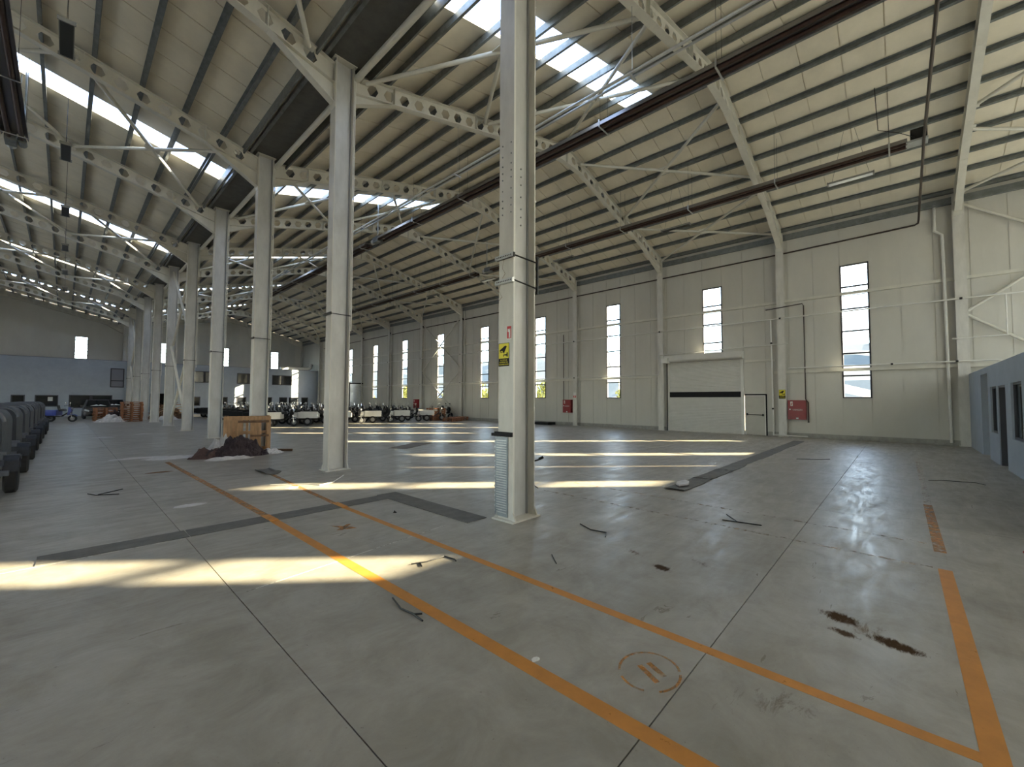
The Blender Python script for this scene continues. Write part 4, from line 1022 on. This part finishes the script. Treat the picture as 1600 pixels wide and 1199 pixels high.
# cargo tricycles ------------------------------------------------------
def trike(bedm, lab, fair=BLACK):
    t_ = thing('cargo_tricycle', lab, 'tricycle')
    bed = MB().box(-.75, .38, -.5, .5, .46, .49)
    bed.box(-.75, .38, -.5, -.475, .49, .84).box(-.75, .38, .475, .5, .49, .84).box(-.75, -.725, -.475, .475, .49, .84).box(.355, .38, -.475, .475, .49, .84)
    bed.box(-.77, .40, -.515, -.5, .80, .85).box(-.77, .40, .5, .515, .80, .85)
    for x in (-.5, -.18, .12): bed.box(x-.015, x+.015, -.51, -.5, .49, .80)
    part('cargo_bed', bed, bedm, t_)
    part('rear_box', MB().box(-1.15, -.80, -.42, .42, .44, .78).box(-1.17, -.78, -.44, .44, .76, .80), bedm, t_)
    part('chassis', MB().box(-1.1, .5, -.30, -.25, .36, .42).box(-1.1, .5, .25, .30, .36, .42).box(-.24, -.16, -.45, .45, .22, .30).bar((.5, 0, .40), (.92, 0, .72), .08, .08), BLACKM, t_)
    for sy in (-1, 1):
        wl = part('rear_wheel', MB().wheel((-.2, sy*.46, .25), .25, .11, 'y', 18, .14), RUBBER, t_)
        part('hub', MB().wheel((-.2, sy*.46, .25), .15, .08, 'y', 12), HUB, wl)
    wl = part('front_wheel', MB().wheel((1.05, 0, .24), .24, .10, 'y', 18, .13), RUBBER, t_)
    part('hub', MB().wheel((1.05, 0, .24), .14, .07, 'y', 12), HUB, wl)
    part('fork', MB().tube([(1.05, -.09, .24), (.95, -.09, .75), (.90, 0, 1.0)], .022, 6).tube([(1.05, .09, .24), (.95, .09, .75), (.90, 0, 1.0)], .022, 6), CHROME, t_)
    part('mudguard', MB().prism([(.80, .50), (.95, .56), (1.15, .54), (1.30, .42), (1.30, .38), (1.15, .50), (.95, .52), (.80, .46)], 'y', -.08, .08), fair, t_)
    part('fairing', MB().prism([(.80, .50), (.92, .55), (1.02, .80), (.96, 1.02), (.86, 1.04), (.84, .70)], 'y', -.16, .16), fair, t_)
    part('handlebar', MB().tube([(.72, -.38, 1.12), (.84, -.22, 1.14), (.88, 0, 1.06), (.84, .22, 1.14), (.72, .38, 1.12)], .017, 6), BLACKM, t_)
    part('headlight', MB().tube([(.98, 0, .95), (1.05, 0, .94)], .08, 10), LAMPG, t_)
    part('mirror', MB().tube([(.82, -.25, 1.14), (.82, -.34, 1.32)], .008, 4).box(.80, .82, -.42, -.28, 1.28, 1.38).tube([(.82, .25, 1.14), (.82, .34, 1.32)], .008, 4).box(.80, .82, .28, .42, 1.28, 1.38), CHROME, t_)
    part('seat', MB().prism([(.36, .80), (.34, .90), (.62, .92), (.70, .84), (.66, .76), (.42, .74)], 'y', -.18, .18), SEAT, t_)
    part('back_pad', MB().prism([(.33, .88), (.28, 1.16), (.33, 1.17), (.39, .90)], 'y', -.16, .16), SEAT, t_)
    return t_
tw = trike(WHITEBED, ''); td = trike(BLACK, '')
frontx = [8.8, 10.95, 13.1, 15.3, 17.6, 19.75]
for i, x in enumerate(frontx):
    c = tw if i == 0 else dup(tw)
    c.location = (x, 27.9-.1*i, 0); c.rotation_euler = (0, 0, -.52)
    c['label'] = '%s white bed cargo tricycle from the left in the front row' % ORD[i+1]; c['group'] = 'white bed cargo tricycles of the front row'
c = dup(tw, None, (21.7, 28.6, 0), -.15); c['label'] = 'white bed cargo tricycle nearest the right wall behind the pallets'; c['group'] = 'white bed cargo tricycles of the front row'
td.location = (0, 0, -50); first = True
for r_ in range(13):
    y = 29.45+r_*1.42
    for i in range(6):
        x = 9.1+i*2.2+random.uniform(-.03, .03)
        if y > 41.5 and x > 19.5: continue
        if i == 5 and r_ < 2: continue
        c = td if first else dup(td); first = False
        c.location = (x, y+random.uniform(-.02, .02), 0); c.rotation_euler = (0, 0, -.52+random.uniform(-.02, .02))
        c['label'] = 'black cargo tricycle, %s from the left in the %s black row' % (ORD[i+1], ORD[r_+1]); c['group'] = 'black cargo tricycles parked behind the front row'
tb = trike(BLUE, 'blue cargo tricycle parked behind the wrapped vehicles at left', BLUE); tb.location = (-1.75, 36.5, 0); tb.rotation_euler = (0, 0, -.5)
c = dup(tb, None, (-.55, 43.2, 0), -.3); c['label'] = 'blue cargo tricycle with white nose in front of the far dark window'
c = dup(tb, None, (-2.3, 40.5, 0), -.4); c['label'] = 'blue cargo tricycle farthest left, before the far building'
c = dup(tb, None, (-2.0, 45.2, 0), -.3); c['label'] = 'rearmost blue cargo tricycle before the far building'

# wrapped vehicles at the left ----------------------------------------
def wrapped():
    t_ = thing('wrapped_vehicle', '', 'vehicle')
    # rounded cabin profile (x,z) extruded in y with wrinkles
    prof = []
    Wd, zb, ztp, rr = .51, .42, 1.46, .22
    prof += [(-Wd, zb), (-Wd, ztp-rr)]
    for i in range(5): a = math.pi-(i+1)*math.pi/2/5; prof.append((-Wd+rr+rr*math.cos(a), ztp-rr+rr*math.sin(a)))
    for i in range(6): a = math.pi/2-i*math.pi/2/5; prof.append((Wd-rr+rr*math.cos(a), ztp-rr+rr*math.sin(a)))
    prof += [(Wd, zb)]
    b = MB(); n_ = len(prof); ny = 9; vv = []
    for j in range(ny):
        y = -.85+1.9*j/(ny-1)
        for p in prof:
            s_ = 1-.06*abs(noise.noise(Vector((p[0]*4, y*3, p[1]*4)))); vv.append((p[0]*s_, y, zb+(p[1]-zb)*s_))
    ff = [(j*n_+i, j*n_+(i+1) % n_, (j+1)*n_+(i+1) % n_, (j+1)*n_+i) for j in range(ny-1) for i in range(n_)]
    ff += [tuple(range(n_))[::-1], tuple(range((ny-1)*n_, ny*n_))]
    b.add(vv, ff); part('cabin', b, WRAP, t_, smooth=True)
    rim = MB(); pr2 = [(p[0]*1.015, zb+(p[1]-zb)*1.015) for p in prof[1:-1]]
    rim.tube([(p[0], -.86, p[1]) for p in pr2], .022, 6); part('cabin_edge', rim, WRAPL, t_, smooth=True)
    part('rear_window', MB().prism([(-.36, .88), (-.36, 1.16), (-.28, 1.26), (.28, 1.26), (.36, 1.16), (.36, .88)], 'y', -.875, -.85), BLACK, t_)
    wf = MB()
    for k in range(6):
        z = .93+k*.055; wf.tube([(-.36+.04*k, -.885, z), (-.1, -.895, z+.03), (.15, -.885, z-.01), (.38-.03*k, -.89, z+.02)], .012, 5)
    part('film_folds', wf, WRAPL, t_, smooth=True)
    part('tailgate', MB().box(-.52, .52, -.90, -.86, .46, .70).box(-.56, .56, -.93, -.86, .70, .75), WRAPL, t_)
    part('bumper', MB().box(-.60, .60, -1.02, -.90, .36, .44).box(-.45, .45, -.98, -.94, .28, .36), WRAPL, t_)
    part('chassis', MB().box(-.5, .5, -.9, 1.3, .30, .42), BLACKM, t_)
    for sx in (-1, 1):
        wl = part('rear_wheel', MB().wheel((sx*.60, -.45, .29), .29, .17, 'x', 22, .15), RUBBER, t_)
        part('hub', MB().wheel((sx*.60, -.45, .29), .16, .13, 'x', 12), HUB, wl)
        part('mudguard', MB().prism([(-.80, .40), (-.74, .58), (-.55, .66), (-.35, .66), (-.16, .58), (-.10, .40), (-.13, .40), (-.19, .55), (-.36, .63), (-.54, .63), (-.71, .55), (-.77, .40)], 'x', sx*.60-.09, sx*.60+.09), WRAP, t_)
    wl = part('front_wheel', MB().wheel((0, 1.45, .27), .27, .12, 'x', 18, .14), RUBBER, t_)
    part('nose', MB().prism([(1.0, .42), (1.35, .55), (1.30, .95), (1.05, 1.40)], 'x', -.4, .4), WRAP, t_)
    part('tail_lamp', MB().box(.44, .54, -.94, -.90, .52, .62).box(-.54, -.44, -.94, -.90, .52, .62), WRAP, t_)
    return t_
wp = wrapped()
for i in range(8):
    c = wp if i == 0 else dup(wp)
    c.location = (-1.17+random.uniform(-.02, .02), 11.9+2.85*i, 0)
    c['label'] = '%s dusty navy film wrapped three wheeler from the camera at the left edge' % ORD[i+1]; c['group'] = 'film wrapped three wheelers in the left line'

# cars -----------------------------------------------------------------
def car(lab, loc, rz):
    t_ = thing('car', lab, 'car', loc, rz)   # faces -y
    secs = [(-2.1, .70, .28, .60), (-2.05, .84, .22, .78), (-1.2, .88, .20, .98), (0, .90, .20, 1.0), (1.6, .88, .22, 1.0), (2.1, .80, .3, .9)]
    b = MB(); vv = []; N = 8
    for y, hw, z0, z1 in secs:
        for x, z in ((-hw*.9, z0), (-hw, z0+.15), (-hw, z1-.12), (-hw*.88, z1), (hw*.88, z1), (hw, z1-.12), (hw, z0+.15), (hw*.9, z0)): vv.append((x, y, z))
    ff = [(j*N+i, j*N+(i+1) % N, (j+1)*N+(i+1) % N, (j+1)*N+i) for j in range(len(secs)-1) for i in range(N)]+[tuple(range(N))[::-1], tuple(range((len(secs)-1)*N, len(secs)*N))]
    b.add(vv, ff); part('body', b, CARP, t_)
    cab = MB().add([(-.80, -1.2, .97), (.80, -1.2, .97), (.84, 1.9, .98), (-.84, 1.9, .98), (-.62, -.45, 1.55), (.62, -.45, 1.55), (.64, 1.5, 1.55), (-.64, 1.5, 1.55)], [(4, 5, 6, 7), (0, 1, 5, 4), (1, 2, 6, 5), (2, 3, 7, 6), (3, 0, 4, 7), (0, 3, 2, 1)])
    part('cabin', cab, CARP, t_)
    part('windscreen', MB().add([(-.72, -1.16, 1.03), (.72, -1.16, 1.03), (.58, -.55, 1.50), (-.58, -.55, 1.50), (-.72, -1.19, 1.04), (.72, -1.19, 1.04), (.58, -.58, 1.51), (-.58, -.58, 1.51)], [(4, 5, 6, 7), (0, 4, 7, 3), (1, 2, 6, 5), (0, 1, 5, 4), (2, 3, 7, 6)]), CARG, t_)
    part('dashboard_sheet', MB().add([(-.5, -1.22, 1.06), (.5, -1.22, 1.06), (.1, -1.1, 1.16), (0, -1.16, 1.10), (-.1, -1.1, 1.16)], [(0, 1, 2, 3, 4)]), SIGNWHITE, t_)
    part('grille', MB().box(-.5, .5, -2.13, -2.08, .50, .66).box(-.6, .6, -2.15, -2.08, .28, .40), BLACK, t_)
    part('chrome_bar', MB().box(-.55, .55, -2.15, -2.12, .66, .70), CHROME, t_)
    for sx in (-1, 1):
        part('headlight', MB().prism([(sx*.55, .60), (sx*.82, .66), (sx*.82, .80), (sx*.55, .72)], 'y', -2.12, -2.0), LAMPG, t_)
        part('mirror', MB().box(min(sx*.86, sx*1.05), max(sx*.86, sx*1.05), -1.0, -.9, .98, 1.12), CARP, t_)
        for y in (-1.35, 1.35): part('wheel', MB().wheel((sx*.80, y, .33), .33, .2, 'x', 20), RUBBER, t_)
    part('number_plate', MB().box(-.26, .26, -2.17, -2.15, .42, .52), SIGNWHITE, t_)
car('dark grey car facing the camera before the far building', (1.95, 49.5, 0), 0)
car('darker car half hidden behind the pallet stacks', (3.15, 54.0, 0), 0)

# ------------------------------------------------------------------ outside
single('outside_ground', MB().box(XW+.15, 700, -300, 500, -.4, -.1), GRASS, 'dry grassy ground seen through the tall windows', 'ground')
single('outside_yard', MB().box(-300, XL-.15, -300, 500, -.4, -.1).box(XL-.15, XW+.15, -300, YB-.15, -.4, -.1).box(XL-.15, XW+.15, YE+.2, 500, -.4, -.1), PLINTH, 'concrete yard around the hall', 'ground')
b = MB(); nx, ny = 24, 60; vv = []; ff = []
for i in range(nx+1):
    for j in range(ny+1):
        x = 120+i*22; y = -400+j*26; t = i/nx
        z = 75*math.sin(min(1, t*1.3)*math.pi/2)*(.7+.5*noise.noise(Vector((x*.006, y*.006, 1))))+8*noise.noise(Vector((x*.03, y*.03, 2)))-2
        vv.append((x, y, z if i else -2))
for i in range(nx):
    for j in range(ny): a = i*(ny+1)+j; ff.append((a, a+ny+1, a+ny+2, a+1))
b.add(vv, ff); single('far_hill', b, HILL, 'hazy wooded hillside seen through the tall windows', 'hill')
def bush_mesh(seed):
    rnd = random.Random(seed); b = MB()
    for i in range(900):
        th, ph = rnd.uniform(0, 2*math.pi), rnd.uniform(-.2, math.pi/2); r = rnd.uniform(.65, 1)*(1+.25*noise.noise(Vector((math.cos(th)*2, math.sin(th)*2, seed+ph))))
        c = Vector((r*math.cos(th)*math.cos(ph)*1.3, r*math.sin(th)*math.cos(ph)*1.5, max(0, .4+r*math.sin(ph)*1.3)))
        d1_ = Vector((rnd.uniform(-1, 1), rnd.uniform(-1, 1), rnd.uniform(-1, 1))).normalized()*.11; d2_ = d1_.cross(Vector((rnd.uniform(-1, 1), rnd.uniform(-1, 1), 1))).normalized()*.07
        b.add([c-d1_, c-d2_, c+d1_, c+d2_], [(0, 1, 2, 3)])
    b.tube([(0, 0, -.2), (0.05, 0, .9)], .05, 6)
    return b.mesh('shrub', GREEN)
bm_ = [bush_mesh(s_) for s_ in (1, 2)]
for i in range(16):
    y = 15+i*4.4
    o = ob('shrub', bm_[i % 2], None, (XW+5.5+(i % 3)*.8+max(0, (30-y))*.05, y+random.uniform(-.5, .5), -.15), i*1.3); s_ = random.uniform(1.0, 1.25); o.scale = (s_, s_, s_*1.75)
    tag(o, 'yellow green shrub outside the right wall, %s from the near end of the row' % ORD[i+1], 'shrub', 'shrubs outside the right wall')
t_ = thing('outdoor_signboard', 'white outdoor signboard with dark letters behind the window left of the shutter', 'signboard', (36, 21.1, 0))
part('board', MB().box(0, .1, -2.2, 2.2, 3.6, 6.2), BOARDW, t_); part('post', MB().box(.1, .2, -1.5, -1.4, -.2, 4).box(.1, .2, 1.4, 1.5, -.2, 4), GALV, t_)
for s_, z, sz in (('cisa', 5.25, .95), ('mutfak', 4.35, .55)):
    o = ob('lettering', text_mesh(s_, sz, TEXTB), t_, (-.01, 0, z)); o.rotation_euler = (math.pi/2, 0, -math.pi/2)

# small joined fittings, too small to pick apart one by one
for o in bpy.data.objects:
    if o.type == 'MESH' and o.name.split('.')[0] in ('bracket', 'suspension_rod', 'end_plate', 'clamp', 'hanger', 'gusset', 'stiffener', 'cap_plate', 'mirror', 'suspension_wire', 'bolts',
            'channel_slots', 'guard_ribs', 'film_folds', 'bearers', 'deck', 'base_boards', 'splice_plate', 'number_plate', 'label_plate', 'tail_lamp', 'loose_wire', 'icon', 'step_rail', 'extinguisher_pictogram', 'gutter_side', 'valley_edge_strip', 'bumper'):
        o['kind'] = 'stuff'
